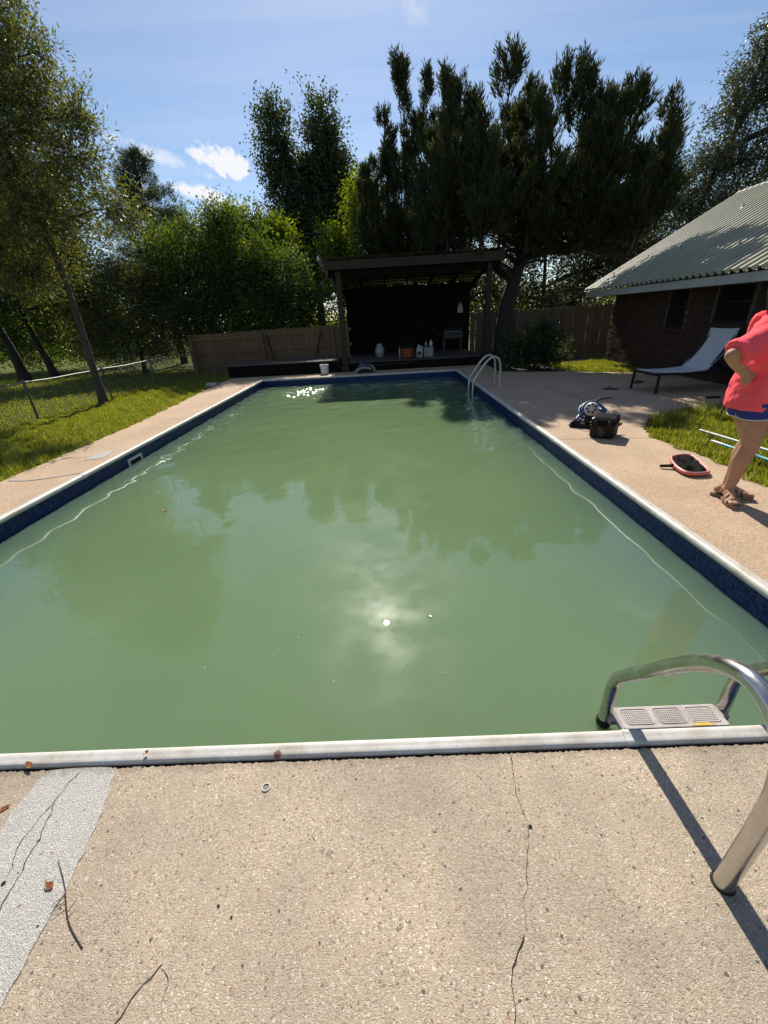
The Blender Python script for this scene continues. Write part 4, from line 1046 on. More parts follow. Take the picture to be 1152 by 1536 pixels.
tree('leafy_shrub', 'dark leafy tree in the gap between the cedar trunk and the house roof', (7.3, 18.6, -.05), [(7.3, 18.6, -.05), (7.3, 18.6, 1.6), (7.2, 18.6, 3.8)], .14,
     [(6.3, 18.6, 3.6, 1.4, 1., 1.2), (7.8, 18.6, 4.2, 1.4, 1., 1.2), (9.2, 18.6, 4.0, 1.2, 1., 1.1), (10.2, 18.4, 2.8, 1.2, 1., 1.0), (8.7, 18.4, 2.7, 1.2, 1., 1.), (6.6, 18.4, 1.9, 1.5, .9, .8), (8.2, 18.2, 1.5, 1.4, .9, .8)], 32, 1300, 24, .25, .11, .058, 'live_oak_leaf', 'bark_dark', 'shrubs behind the fences', inner=.3)
tree('leafy_shrub', 'dim leafy tree behind the pavilion and cedar trunk', (3.6, 19.4, -.05), [(3.6, 19.4, -.05), (3.6, 19.4, 1.6), (3.6, 19.4, 3.6)], .13,
     [(2.6, 19.4, 3.2, 1.3, 1., 1.1), (4.2, 19.4, 3.0, 1.3, 1., 1.1), (5.4, 19.2, 2.2, 1.2, .9, .9), (3.4, 19., 1.7, 1.9, .9, .8), (1.3, 19.2, 2.6, 1.2, .9, 1.1), (0.0, 19.0, 1.8, 1.3, .9, 1.0)], 33, 900, 22, .26, .11, .06, 'dark_leaf', 'bark_dark', 'shrubs behind the fences', inner=.3)
# the dark shrub at the corner of the deck
tree('leafy_shrub', 'dark shrub with a few sunlit leaves at the far edge of the deck', (4.7, 11.35, -.03), [(4.7, 11.35, -.03), (4.7, 11.35, .3), (4.7, 11.35, .8)], .04,
     [(4.55, 11.3, .62, .62, .5, .42), (5.0, 11.35, .55, .5, .45, .4), (4.2, 11.45, .45, .42, .4, .35), (4.75, 11.3, .25, .8, .5, .28), (4.8, 11.4, .92, .35, .3, .22)], 34, 420, 22, .085, .085, .032, 'dark_leaf', 'bark_dark', 'shrubs behind the fences', cat='shrub', up=.4, inner=.3, twigs=120)

def sprays(C, A, rng, n_bl, L_, ln, wd, spread, o3):
    """feathery conifer sprays: blades along a spine"""
    k = len(C); idx = np.repeat(np.arange(k), n_bl); t = np.tile(np.linspace(0.05, 1, n_bl), k)
    LL = L_*rng.uniform(.6, 1.3, k)
    side = unit(rng.normal(size=(len(idx), 3)))
    P = C[idx] + A[idx]*(t*LL[idx])[:, None] + side*(.22*LL[idx]*(1-.75*t))[:, None]*rng.random((len(idx), 1)) - o3
    AA = unit(A[idx] + side*spread)
    V, F = leaf_quads(P, AA, ln*rng.uniform(.7, 1.3, len(idx)), wd*rng.uniform(.7, 1.3, len(idx)), rng)
    tint = np.clip(np.repeat(rng.random(k), n_bl)*.6 + rng.random(len(idx))*.4, 0, 1)
    return V, F, tint
def cedar(name, label, base, trunk, r0, spires, masses, seed, per_m, group, k_=1.0):
    spires = [(CAM.x+(x-CAM.x)*k_, y*k_, CAM.z+(zt-CAM.z)*k_, CAM.z+(zb-CAM.z)*k_, rad*k_, lean*k_) for x, y, zt, zb, rad, lean in spires]
    masses = [(CAM.x+(x-CAM.x)*k_, y*k_, CAM.z+(z-CAM.z)*k_, a*k_, b_*k_, c*k_) for x, y, z, a, b_, c in masses]
    rng = np.random.default_rng(seed); base = Vector(base); o3 = np.array(base)
    root = empty(name, base, label=label, cat='tree', group=group)
    b = MB(); TP = [Vector(p)-base for p in trunk]
    pts = []; rs = []; k = len(TP)
    for i in range(k-1):
        for j in range(4):
            t = j/4; p = TP[i].lerp(TP[i+1], t); f = (i+t)/(k-1); pts.append(p+Vector((mnoise.noise(p*1.7)*.05, mnoise.noise(p*1.9+Vector((5, 0, 0)))*.05, 0))); rs.append(r0*(1-.5*f)*(1+.5*math.exp(-f*12)))
    pts.append(TP[-1]); rs.append(r0*.45); b.tube(pts, rs, 14)
    Cs = []; As = []
    for (x, y, zt, zb, rad, lean) in spires:
        tip = Vector((x+lean, y, zt)); bot = Vector((x, y, zb))
        s = min(pts[len(pts)//3:], key=lambda p: (p+base-bot).length)
        q = limb(b, s, bot-base, r0*.26, r0*.16, rng, 8, .10, 8)
        limb(b, bot-base, tip-base, r0*.16, .008, rng, 6, 0, 6)
        h = zt-zb; ax = np.array(tip-bot)
        for k in range(int(9+h*4.6)):
            t = rng.random()**.85*.97; ang = rng.random()*6.283; start = np.array(bot)+ax*t
            dv = np.array([math.cos(ang), math.sin(ang), 0]); dirv = dv*rng.uniform(.30, .75)*(1-.45*t)+np.array([0, 0, 1.0]); dirv /= np.linalg.norm(dirv)
            start = start + dv*rad*(1-t)*rng.uniform(0, .75)
            pl = (rad*.80*(1-t)+.30)*rng.uniform(.6, 1.25); m_ = int(per_m*.10*pl*(1.2-.3*t))+8
            q = rng.random(m_)**.85; rr = (.21*(1-q)+.02)*(.35+.65*rng.random(m_))*min(1.25, .6+pl*.5)
            sd = unit(rng.normal(size=(m_, 3)))
            Cs.append(start+np.outer(q*pl, dirv)+sd*rr[:, None]); As.append(unit(dirv+sd*.30+rng.normal(size=(m_, 3))*.14))
    C, d, pick = sample_lobes(masses, int(sum(m[3]*m[5] for m in masses)*per_m*1.6), rng, .35)
    Cs.append(C); dd = d.copy(); dd[:, 2] = np.abs(dd[:, 2])*.4
    As.append(unit(dd + np.array([0, 0, .45]) + rng.normal(size=(len(C), 3))*.35))
    for i in rng.choice(len(C), 90, replace=False):
        c = Vector(C[i]-o3); s = min(pts[len(pts)//3:], key=lambda p: (p-c).length); limb(b, s, c, r0*.12, .006, rng, 6, .12, 5)
    b.build('trunk', M['bark_dark'], root)
    V, F, T = sprays(np.vstack(Cs), np.vstack(As), rng, 12, .27, .125, .027, .48, o3)
    np_mesh('crown', V, F, M['cedar_leaf'], root, T)
cedar('cedar_tree', 'huge dark multi-peaked cedar with a thick forked trunk right of the pavilion', (4.55, 13.8, -.05),
      [(4.55, 13.8, -.05), (4.48, 13.8, .9), (4.52, 13.8, 1.6), (4.75, 13.9, 2.4), (5.0, 14.0, 3.2)], .30,
      [(4.05, 13.3, 6.90, 2.9, 1.0, .05), (2.70, 13.5, 6.45, 2.9, .95, -.1), (3.3, 13.5, 6.0, 2.9, .9, 0.), (5.15, 13.2, 6.40, 3.0, .85, .10), (5.62, 13.0, 6.45, 3.0, .8, .18), (6.05, 12.8, 5.7, 3.0, .8, .15), (6.5, 12.4, 5.85, 2.8, .85, .25),
       (7.0, 12.1, 5.40, 2.7, .75, .45), (7.1, 12.0, 4.8, 2.6, .75, .5), (6.9, 11.9, 4.2, 2.5, .65, .55), (3.4, 12.7, 5.4, 2.8, .9, 0.), (4.6, 12.6, 5.6, 2.8, .9, 0.), (5.9, 12.3, 5.2, 2.7, .9, .2), (4.4, 14.2, 6.3, 3.0, .9, 0.), (2.3, 13.9, 5.6, 3.0, .9, -.2), (4.6, 13.5, 6.25, 3.0, .8, 0.), (3.05, 13.6, 6.3, 3.0, .8, 0.), (6.25, 12.5, 5.6, 2.8, .8, .1)],
      [(4.7, 13.3, 3.9, 2.1, 1.2, .9), (6.2, 12.5, 3.6, 1.0, .9, .7), (3.2, 13.7, 3.9, 1.2, 1.0, .8), (5.8, 12.7, 2.95, 1.2, .8, .45), (6.6, 12.2, 3.0, .7, .6, .5), (4.2, 13.6, 4.7, .8, .7, .5)], 41, 360, 'dark cedars behind the pavilion')
cedar('cedar_tree', 'dark pointed cedar rising straight behind the pavilion roof', (2.0, 17.0, -.05),
      [(2.0, 17.0, -.05), (2.0, 17.0, 1.5), (2.0, 17.0, 3.2)], .20,
      [(1.64, 16.9, 8.35, 2.8, 1.0, -.02), (2.40, 16.9, 7.95, 2.8, .95, .05), (1.2, 16.9, 7.0, 2.6, .9, -.1), (3.1, 16.8, 7.5, 2.8, 1.0, .1), (.62, 16.9, 6.0, 2.6, .75, -.2), (1.9, 16.3, 6.6, 2.6, .9, 0)],
      [(1.9, 16.8, 3.7, 1.7, 1.2, 1.2), (3.0, 16.7, 4.2, 1.0, 1., 1.2), (0.8, 16.8, 3.6, .7, .8, .7)], 42, 380, 'dark cedars behind the pavilion')

def pine(base, zt, rad, seed):
    rng = np.random.default_rng(seed); base = Vector(base); o3 = np.array(base)
    root = empty('pine_tree', base, label='grey-green pine with a pointed top left of the small clouds', cat='tree')
    b = MB(); b.tube([(0, 0, 0), (.05, 0, 3), (.0, 0, 6), (0, 0, zt)], [.17, .13, .07, .015], 10)
    C = []; A = []
    z = 2.0
    while z < zt-.1:
        f = (zt-z)/(zt-2.0); n = 6
        for k in range(n):
            a = rng.random()*6.283; L_ = rad*(f**.8)*rng.uniform(.6, 1.1)+.12; d = Vector((math.cos(a), math.sin(a), .35)).normalized()
            e = Vector((0, 0, z))+d*L_; limb(b, (0, 0, z), e, .022*f+.006, .004, rng, 4, .03, 4)
            m_ = int(10+L_*16); t = rng.uniform(.25, 1.02, m_)
            C.append(np.array(base)+np.array([0, 0, z])+np.outer(t*L_, np.array(d))+rng.normal(size=(m_, 3))*.10)
            A.append(unit(np.tile(np.array(d), (m_, 1))*.8+np.array([0, 0, .7])+rng.normal(size=(m_, 3))*.5))
        z += .26
    b.build('trunk', M['bark_dark'], root)
    V, F, T = sprays(np.vstack(C), np.vstack(A), rng, 12, .20, .17, .020, .9, o3)
    np_mesh('crown', V, F, M['pine_leaf'], root, T)
pine((-8.6, 20.2, -.05), 7.75, 2.7, 51)

def far_wood():
    rng = np.random.default_rng(61); n = 2600
    x = rng.uniform(-46, 46, n); y = 33 + rng.normal(size=n)*2.2 + .004*x*x
    top = 3.4+1.3*np.sin(x*.35)+.9*np.sin(x*.9+1); z = rng.random(n)**.8*np.maximum(top, 1.5)
    C = np.stack([x, y, z], 1); per = 16; ci = np.repeat(np.arange(n), per); m_ = len(ci)
    P = C[ci]+rng.normal(size=(m_, 3))*.5; P[:, 2] = np.maximum(P[:, 2], 0)
    V, F = leaf_quads(P, unit(rng.normal(size=(m_, 3))), rng.uniform(.2, .42, m_), rng.uniform(.1, .22, m_), rng)
    o = np_mesh('far_wood', V, F, M['green_leaf'], None, rng.random(m_)); tag(o, 'far belt of green woods seen through gaps behind the yard trees', 'woods', kind='stuff')
far_wood()

def grass(name, label, poly_fn, box, n, hlo, hhi, wd, seed, zfun=None, lean=.5):
    rng = np.random.default_rng(seed); x0, x1, y0, y1 = box
    x = rng.uniform(x0, x1, n); y = rng.uniform(y0, y1, n); k = poly_fn(x, y); x = x[k]; y = y[k]; n = len(x)
    tuft = .65+.35*np.sin(x*5.1+np.sin(y*3.7)*2)*np.sin(y*4.3+1)+.25*np.sin(x*17+y*13)
    h = rng.uniform(hlo, hhi, n)*np.clip(tuft, .35, 1.3)
    a = rng.random(n)*6.283; d = np.stack([np.cos(a), np.sin(a), np.zeros(n)], 1); s = np.stack([-np.sin(a), np.cos(a), np.zeros(n)], 1)
    a2 = rng.random(n)*6.283; s = np.stack([np.cos(a2), np.sin(a2), np.zeros(n)], 1)
    P = np.stack([x, y, np.full(n, -.036)], 1); w_ = (wd*rng.uniform(.6, 1.3, n))[:, None]; h = h[:, None]; ln = lean*rng.uniform(.1, 1, n)[:, None]
    mid = P+np.array([0, 0, 1])*h*.6+d*h*ln*.35; tip = P+np.array([0, 0, 1])*h*(1-.25*ln)+d*h*ln
    V = np.stack([P-s*w_*.5, P+s*w_*.5, mid+s*w_*.42, tip, mid-s*w_*.42], 1).reshape(-1, 3)
    i = np.arange(n)*5; F = np.stack([i, i+1, i+2, i+4], 1); F2 = np.stack([i+4, i+2, i+3, i+3], 1)
    me = bpy.data.meshes.new(name); q = len(F)
    V = np.ascontiguousarray(V, np.float32)
    # quads and tip triangles together
    me.vertices.add(len(V)); me.vertices.foreach_set('co', V.ravel())
    loops = np.concatenate([F.ravel(), F2[:, :3].ravel()]).astype(np.int32)
    me.loops.add(len(loops)); me.loops.foreach_set('vertex_index', loops)
    me.polygons.add(2*q); st = np.concatenate([np.arange(q)*4, 4*q+np.arange(q)*3]).astype(np.int32)
    me.polygons.foreach_set('loop_start', st); me.polygons.foreach_set('loop_total', np.concatenate([np.full(q, 4), np.full(q, 3)]).astype(np.int32))
    me.update(calc_edges=True)
    t = np.clip(rng.random(n)*.8+.2*np.clip(tuft, 0, 1), 0, 1); at = me.attributes.new('tint', 'FLOAT', 'FACE'); at.data.foreach_set('value', np.concatenate([t, t]).astype(np.float32))
    o = link(name, me, M['grass_blade']); tag(o, label, 'grass', kind='stuff')
def left_edge(y): return np.where(y < 7, -3.64, -3.62-(y-7)*(.33/5.05))
grass('lawn_grass', 'sunlit lawn between the left walk and the chain-link fence', lambda x, y: (x < left_edge(y)+.02+.035*np.sin(y*7.3)*np.sin(y*2.9+1)+.03*np.sin(y*23)) & (x > -6.05), (-6.1, -3.5, 2.6, 13.0), 88000, .05, .12, .0085, 71)
grass('lawn_grass', 'lawn strip in front of the platform end by the wooden fence', lambda x, y: (x < -4.05) & (x > -6.5), (-6.5, -4.0, 12.8, 14.6), 12000, .05, .11, .012, 72)
grass('meadow_grass', 'mown grass beyond the chain-link fence', lambda x, y: (x < -6.0), (-15, -6.0, 5.5, 17), 52000, .03, .08, .018, 73)
def right_patch(x, y):
    e = np.interp(y, [.9, 3.2, 3.9, 4.68, 5.2, 5.62], [3.93, 3.88, 3.95, 3.84, 4.02, 4.5]); top = np.interp(x, [4.02, 4.5, 5.7, 7.0], [5.2, 5.62, 5.98, 6.05])
    return (x > e-.02-.03*np.sin(y*9.1)*np.sin(y*3.3)-.025*np.sin(y*27)) & (y < top+.02+.03*np.sin(x*8))
grass('side_grass', 'bright overgrown grass patch between the right deck and the house', right_patch, (3.8, 7.0, 1.6, 6.05), 62000, .07, .15, .0085, 74)
grass('tall_grass', 'tall dark grass tuft at the far edge of the side patch', lambda x, y: right_patch(x, y) & (y > np.interp(x, [4.2, 7], [5.2, 5.55])), (4.2, 6.9, 5.0, 6.05), 9000, .12, .26, .010, 75)
grass('house_grass', 'patchy shaded grass below the brick wall behind the lounger', lambda x, y: (y > np.interp(x, [5.3, 6.4, 7.0], [10.5, 9.9, 9.5])) & (x > 5.3), (5.3, 7.0, 9.4, 12.3), 20000, .06, .15, .010, 76)
def weeds():
    rng = random.Random(8); b = MB()
    for i in range(13):
        x = rng.uniform(4.5, 6.2); y = rng.uniform(5.3, 5.9); h = rng.uniform(.18, .36); l = Vector((rng.uniform(-.08, .08), rng.uniform(-.05, .05), 0))
        b.tube([(x, y, -.03), (x+l.x*.4, y+l.y*.4, h*.6), (x+l.x, y+l.y, h)], [.003, .0025, .004], 4)
    o = b.build('seed_stalks', M['dead_grey']); tag(o, 'pale dry seed stalks standing above the tall grass', 'weeds', kind='stuff')
weeds()
#@@OBJECTS
# ------------------------------------------------------------------ pool ladders
def smooth_path(P, n=6):
    P = [Vector(p) for p in P]; out = []
    for i in range(len(P)-1):
        a = P[max(i-1, 0)]; b = P[i]; c = P[i+1]; d = P[min(i+2, len(P)-1)]
        for k in range(n):
            t = k/n; out.append(.5*((2*b)+(c-a)*t+(2*a-5*b+4*c-d)*t*t+(3*b-a-3*c+d)*t**3))
    out.append(P[-1]); return out
def near_ladder():
    root = empty('pool_ladder', (1.82, .9, 0), label='large stainless pool ladder at the near right with a pale grey step', cat='pool ladder')
    off = Vector((1.82, .9, 0))
    path = [(1.172, -1.1), (1.172, -.5), (1.172, -.06), (1.172, .055), (1.158, .115), (1.115, .178), (1.02, .305), (.93, .425), (.862, .505), (.805, .560), (.745, .595), (.695, .603), (.648, .588), (.605, .548), (.575, .48), (.560, .40), (.557, .28), (.558, .15), (.560, .0), (.560, -.08)]
    for x in (1.59, 2.075):
        b = MB(); b.tube([Vector((x, y, z))-off for y, z in smooth_path([(p[0], p[1], 0) for p in path], 5) for y, z in [(y, z)]] if False else [Vector((x, q.x, q.y))-off for q in smooth_path([(p[0], p[1], 0) for p in path], 5)], .0242, 20)
        b.build('rail', M['rail_steel'], root)
        # rubber bumper where the rail meets the step, collar at the deck
        b = MB(); b.lathe([(.026, -.02), (.0285, -.012), (.0285, .008), (.026, .014)], Vector((x, 1.172, -.145))-off, 16); b.build('bumper', M['black_rubber'], root)
        b = MB(); b.lathe([(.029, -.01), (.029, .0012), (.0245, .002)], Vector((x, .5605, .0))-off, 20); b.build('deck_socket', M['gap_dirt'], root)
    for z in (-.105, -.40, -.70):
        c = Vector((1.832, 1.135, z))-off
        b = MB(); b.box(c, (.435, .115, .036), bev=.010)
        for xx in (-.228, .228): b.box(c+Vector((xx, .02, -.004)), (.03, .05, .03), bev=.004)
        st = b.build('step', M['step_plastic'], root)
        if z < -.2: continue
        for k in (-1, 0, 1):
            # rimmed pad with small raised studs
            pb = MB(); cx = c + Vector((k*.132, .004, .0182)); w, h = .112, .070; rr = .014; ring = []
            for (sx, sy, a0) in ((1, 1, 0), (-1, 1, 90), (-1, -1, 180), (1, -1, 270)):
                for q in range(5):
                    a = R(a0+q*22.5); ring.append((sx*(w/2-rr)+rr*math.cos(a), sy*(h/2-rr)+rr*math.sin(a)))
            pb.tube([cx+Vector((p[0], p[1], .0005)) for p in ring], .0022, 5, closed=True)
            for i in range(13):
                for j in range(7):
                    px, py = (i-6)*.0078, (j-3)*.0082
                    pb.box(cx+Vector((px, py, .0008)), (.0045, .0045, .003))
            pb.build('grip_pad', M['step_pad'], st)
        b = MB(); pts = [(.035+.085*i/14-.02+.01, .0415+.010*math.sin(i*math.pi/14)) for i in range(15)]
        vs_ = [c+Vector((.06+.095*i/14, -.0455, .0192)) for i in range(15)] + [c+Vector((.06+.095*i/14, -.0455+.017*math.sin(i*math.pi/14)+.0005, .0192)) for i in range(15)]
        b.add(vs_, [(i, i+1, 15+i+1, 15+i) for i in range(14)]); b.build('warning_sticker', M['yellow_print'], st)
mat('step_plastic', (.46, .42, .40), .55, (.36, .31, .29), 14, 5, .15, 90)
mat('step_pad', (.52, .49, .46), .6, (.40, .36, .33), 30, 4)
near_ladder()
def far_ladder():
    root = empty('pool_ladder', (2.9, 9.2, 0), label='small pale metal ladder arching over the far right pool edge', cat='pool ladder')
    off = Vector((2.9, 9.2, 0))
    path = [(2.60, -1.1), (2.60, -.2), (2.605, .07), (2.64, .17), (2.73, .31), (2.83, .45), (2.92, .545), (3.01, .585), (3.09, .555), (3.145, .46), (3.165, .30), (3.17, .0), (3.17, -.06)]
    for y in (9.42, 8.98):
        b = MB(); b.tube([Vector((q.x, y, q.y))-off for q in smooth_path([(p[0], p[1], 0) for p in path], 5)], .0242, 14); b.build('rail', M['ladder_dull'], root)
        b = MB(); b.lathe([(.045, -.01), (.045, .006), (.026, .022)], Vector((3.17, y, 0))-off, 16); b.build('deck_socket', M['ladder_dull'], root)
    for z in (-.35, -.65):
        b = MB(); b.box(Vector((2.62, 9.2, z))-off, (.09, .40, .035), bev=.008); b.build('step', M['step_plastic'], root)
steel_mat('ladder_dull', (.58, .55, .46), .34)
far_ladder()

# ------------------------------------------------------------------ lounger
def lounger():
    root = empty('sun_lounger', (5.33, 7.52, 0), R(4), label='grey sling sun lounger with black frame and raised backrest', cat='sun lounger')
    Lr, W = 1.78, .66; z = .335; hx = .92
    def part(b, n, m): return b.build(n, M[m], root)
    for s in (-1, 1):
        y = s*W/2
        b = MB(); pts = [(0, z), (.3, z-.012), (.65, z-.022), (1.0, z-.018), (1.4, z-.012), (Lr, z-.01)]
        b.sweep([(-.014, -.022), (.014, -.022), (.014, .022), (-.014, .022)], [(x, y, zz) for x, zz in pts], closed=True); part(b, 'side_rail', 'dark_frame')
        for x in (.03, Lr-.06):
            b = MB(); b.bar((x, y, z-.02), (x-.012, y+s*.012, 0), .034, .034, (1, 0, 0)); part(b, 'leg', 'dark_frame')
        b = MB(); b.bar((hx, s*(W/2-.06), z+.01), (1.30, s*(W/2-.06), .96), .022, .03); part(b, 'backrest_tube', 'dark_frame')
        b = MB(); b.bar((1.13, s*(W/2-.09), .62), (1.45, s*(W/2-.09), z-.01), .018, .022); part(b, 'backrest_prop', 'dark_frame')
    for x in (.0, 1.45, Lr):
        b = MB(); b.bar((x, -W/2+.02, z-.012), (x, W/2-.02, z-.012), .03, .045); part(b, 'cross_bar', 'dark_frame')
    # sling: seat and backrest, slightly sagging
    def sheet(pts, w, sag, name):
        vs_ = []; fs = []; ny = 9
        for t in (0, -.006):
            for (x, zz) in pts:
                for j in range(ny):
                    v = j/(ny-1)*2-1; vs_.append((x, v*w/2, zz-sag*(1-v*v)+t))
        n = len(pts); q = n*ny
        for i in range(n-1):
            for j in range(ny-1):
                a = i*ny+j; fs.append((a, a+ny, a+ny+1, a+1)); fs.append((q+a+1, q+a+ny+1, q+a+ny, q+a))
        for i in range(n-1):
            for j in (0, ny-1):
                a = i*ny+j; fs.append((a, a+ny, q+a+ny, q+a))
        for j in range(ny-1):
            for i in (0, n-1):
                a = i*ny+j; fs.append((a, a+1, q+a+1, q+a))
        b = MB(); b.add(vs_, fs, True); part(b, name, 'sling_fabric')
    sheet([(.02+.9*i/10, z+.022-.022*math.sin(i/10*math.pi)) for i in range(11)], W-.05, .010, 'seat_sling')
    bk = []
    for i in range(13):
        t = i/12; x = hx-.0+ .40*t + .05*math.sin(t*math.pi) - (.0 if t < .7 else (t-.7)*.12); zz = z+.02+.64*t+(.0 if t < .8 else -(t-.8)*.06); bk.append((x-.03, zz))
    sheet(bk, W-.06, .012, 'back_sling')
lounger()

# ------------------------------------------------------------------ things on the right deck
def hard_case():
    root = empty('hard_case', (3.365, 4.885, 0), R(54), label='black moulded equipment case with latches on the right deck', cat='case')
    def part(b, n, m, p=None): return b.build(n, M[m], p or root)
    L_, W, H = .33, .27, .175
    b = MB(); b.box((0, 0, H/2), (L_*.93, W*.93, H), bev=.018, taper=1.07)
    for x in (-.11, -.05, .05, .11): b.box((x, -W*.475, H*.5), (.014, .014, H*.8), bev=.004); b.box((x, W*.475, H*.5), (.014, .014, H*.8), bev=.004)
    for y in (-.08, .08): b.box((-L_*.475, y, H*.5), (.014, .014, H*.8), bev=.004); b.box((L_*.475, y, H*.5), (.014, .014, H*.8), bev=.004)
    part(b, 'body', 'black_plastic')
    b = MB(); b.box((0, 0, H+.008), (L_*1.03, W*1.03, .022), bev=.006); part(b, 'rim', 'black_plastic')
    b = MB(); b.box((0, 0, H+.044), (L_, W, .052), bev=.016, taper=.95); b.box((0, 0, H+.071), (L_*.7, W*.6, .006), bev=.002); lid = part(b, 'lid', 'black_plastic')
    for y in (-.075, .075):
        b = MB(); b.box((-L_*.525, y, H+.012), (.016, .042, .062), bev=.004); part(b, 'latch', 'black_plastic')
        b = MB(); b.lathe([(.006, -.03), (.006, .03)], (L_*.525, y, H+.008), 8, Matrix.Rotation(R(90), 3, 'X')); part(b, 'hinge', 'black_plastic')
    b = MB(); b.tube(smooth_path([(-.05, -W*.52, H-.03), (-.05, -W*.60, H-.02), (-.03, -W*.64, H-.018), (.03, -W*.64, H-.018), (.05, -W*.60, H-.02), (.05, -W*.52, H-.03)], 4), .008, 8); part(b, 'handle', 'black_rubber')
    # grey sticker with round marks on the pool side
    b = MB(); b.box((-L_*.505, .0, H*.42), (.003, .085, .075)); st = part(b, 'sticker', 'black_plastic')
    for k, (yy, zz, rr) in enumerate(((-.02, H*.5, .015), (.016, H*.46, .012), (-.004, H*.28, .014))):
        b = MB(); b.tube([(-L_*.512, yy+rr*math.cos(a*.52), zz+rr*math.sin(a*.52)) for a in range(12)], .0016, 4, closed=True); part(b, 'sticker_mark', 'grey_plastic', st)
    b = MB(); b.box((-L_*.512, .022, H*.66), (.003, .03, .008)); part(b, 'sticker_mark', 'pink_frame', st)
hard_case()
def hose_coil():
    root = empty('hose_coil', (3.52, 5.50, 0), label='coil of blue vacuum hose lying behind the black case', cat='hose')
    rng = random.Random(5)
    for k in range(5):
        b = MB(); rr = .20-.016*k+rng.uniform(-.02, .02); ti = R(8+k*9+rng.uniform(-5, 5)); pts = []
        for i in range(40):
            a = i/40*2*math.pi; p = Vector((rr*math.cos(a)*1.08, rr*math.sin(a), 0)); p.z += .006*math.sin(3*a+k)
            p = Matrix.Rotation(ti, 3, 'X') @ p; pts.append(p+Vector((rng.uniform(-.002, .002),   .02*(k-2), .05+.030*k)))
        mn = min(p.z for p in pts); pts = [p+Vector((0, 0, .02-mn if mn < .02 else 0)) for p in pts]
        b.tube(pts, .017, 8, closed=True); b.build('hose_loop', M['blue_hose'], root)
    b = MB(); b.tube(smooth_path([(.12, -.1, .12), (.20, -.12, .06), (.27, -.10, .03), (.30, .02, .02)], 6), .017, 8); b.build('hose_end', M['blue_hose'], root)
    b = MB(); b.tube([(.29, -.03, .022), (.31, .06, .022)], .024, 10); b.build('cuff', M['black_rubber'], root)
hose_coil()
def pump():
    root = empty('pool_pump', (3.36, 5.30, 0), R(-35), label='silver and black portable pool pump standing against the blue hose', cat='pump')
    def part(b, n, m): return b.build(n, M[m], root)
    b = MB(); b.box((-.05, .0, .03), (.34, .17, .05), bev=.018); b.box((-.15, -.01, .06), (.12, .12, .05), bev=.02); part(b, 'base', 'black_plastic')
    b = MB(); b.lathe([(.001, -.10), (.05, -.098), (.078, -.08), (.086, -.04), (.086, .05), (.070, .085), (.03, .10), (.001, .102)], (.02, 0, .235), 22, Euler((R(70), R(15), 0)).to_matrix()); part(b, 'motor_housing', 'silver_plastic')
    b = MB(); b.lathe([(.045, 0), (.06, .03), (.055, .12), (.04, .15)], (.01, .0, .045), 16); part(b, 'neck', 'black_plastic')
    b = MB()
    for a in range(7):
        t = a/7*6.283; c = Euler((R(70), R(15), 0)).to_matrix() @ Vector((.05*math.cos(t), .05*math.sin(t), .095))
        b.box(Vector((.02, 0, .235))+c, (.02, .012, .03), bev=.003)
    part(b, 'vent_slots', 'black_plastic')
    b = MB(); b.tube(smooth_path([(.04, .03, .30), (.07, .06, .35), (.12, .09, .365), (.20, .13, .375)], 5), .014, 8); part(b, 'handle', 'black_rubber')
    b = MB(); b.tube(smooth_path([(-.04, -.03, .22), (-.09, -.05, .16), (-.15, -.04, .09)], 5), .011, 8); part(b, 'cable', 'black_rubber')
pump()
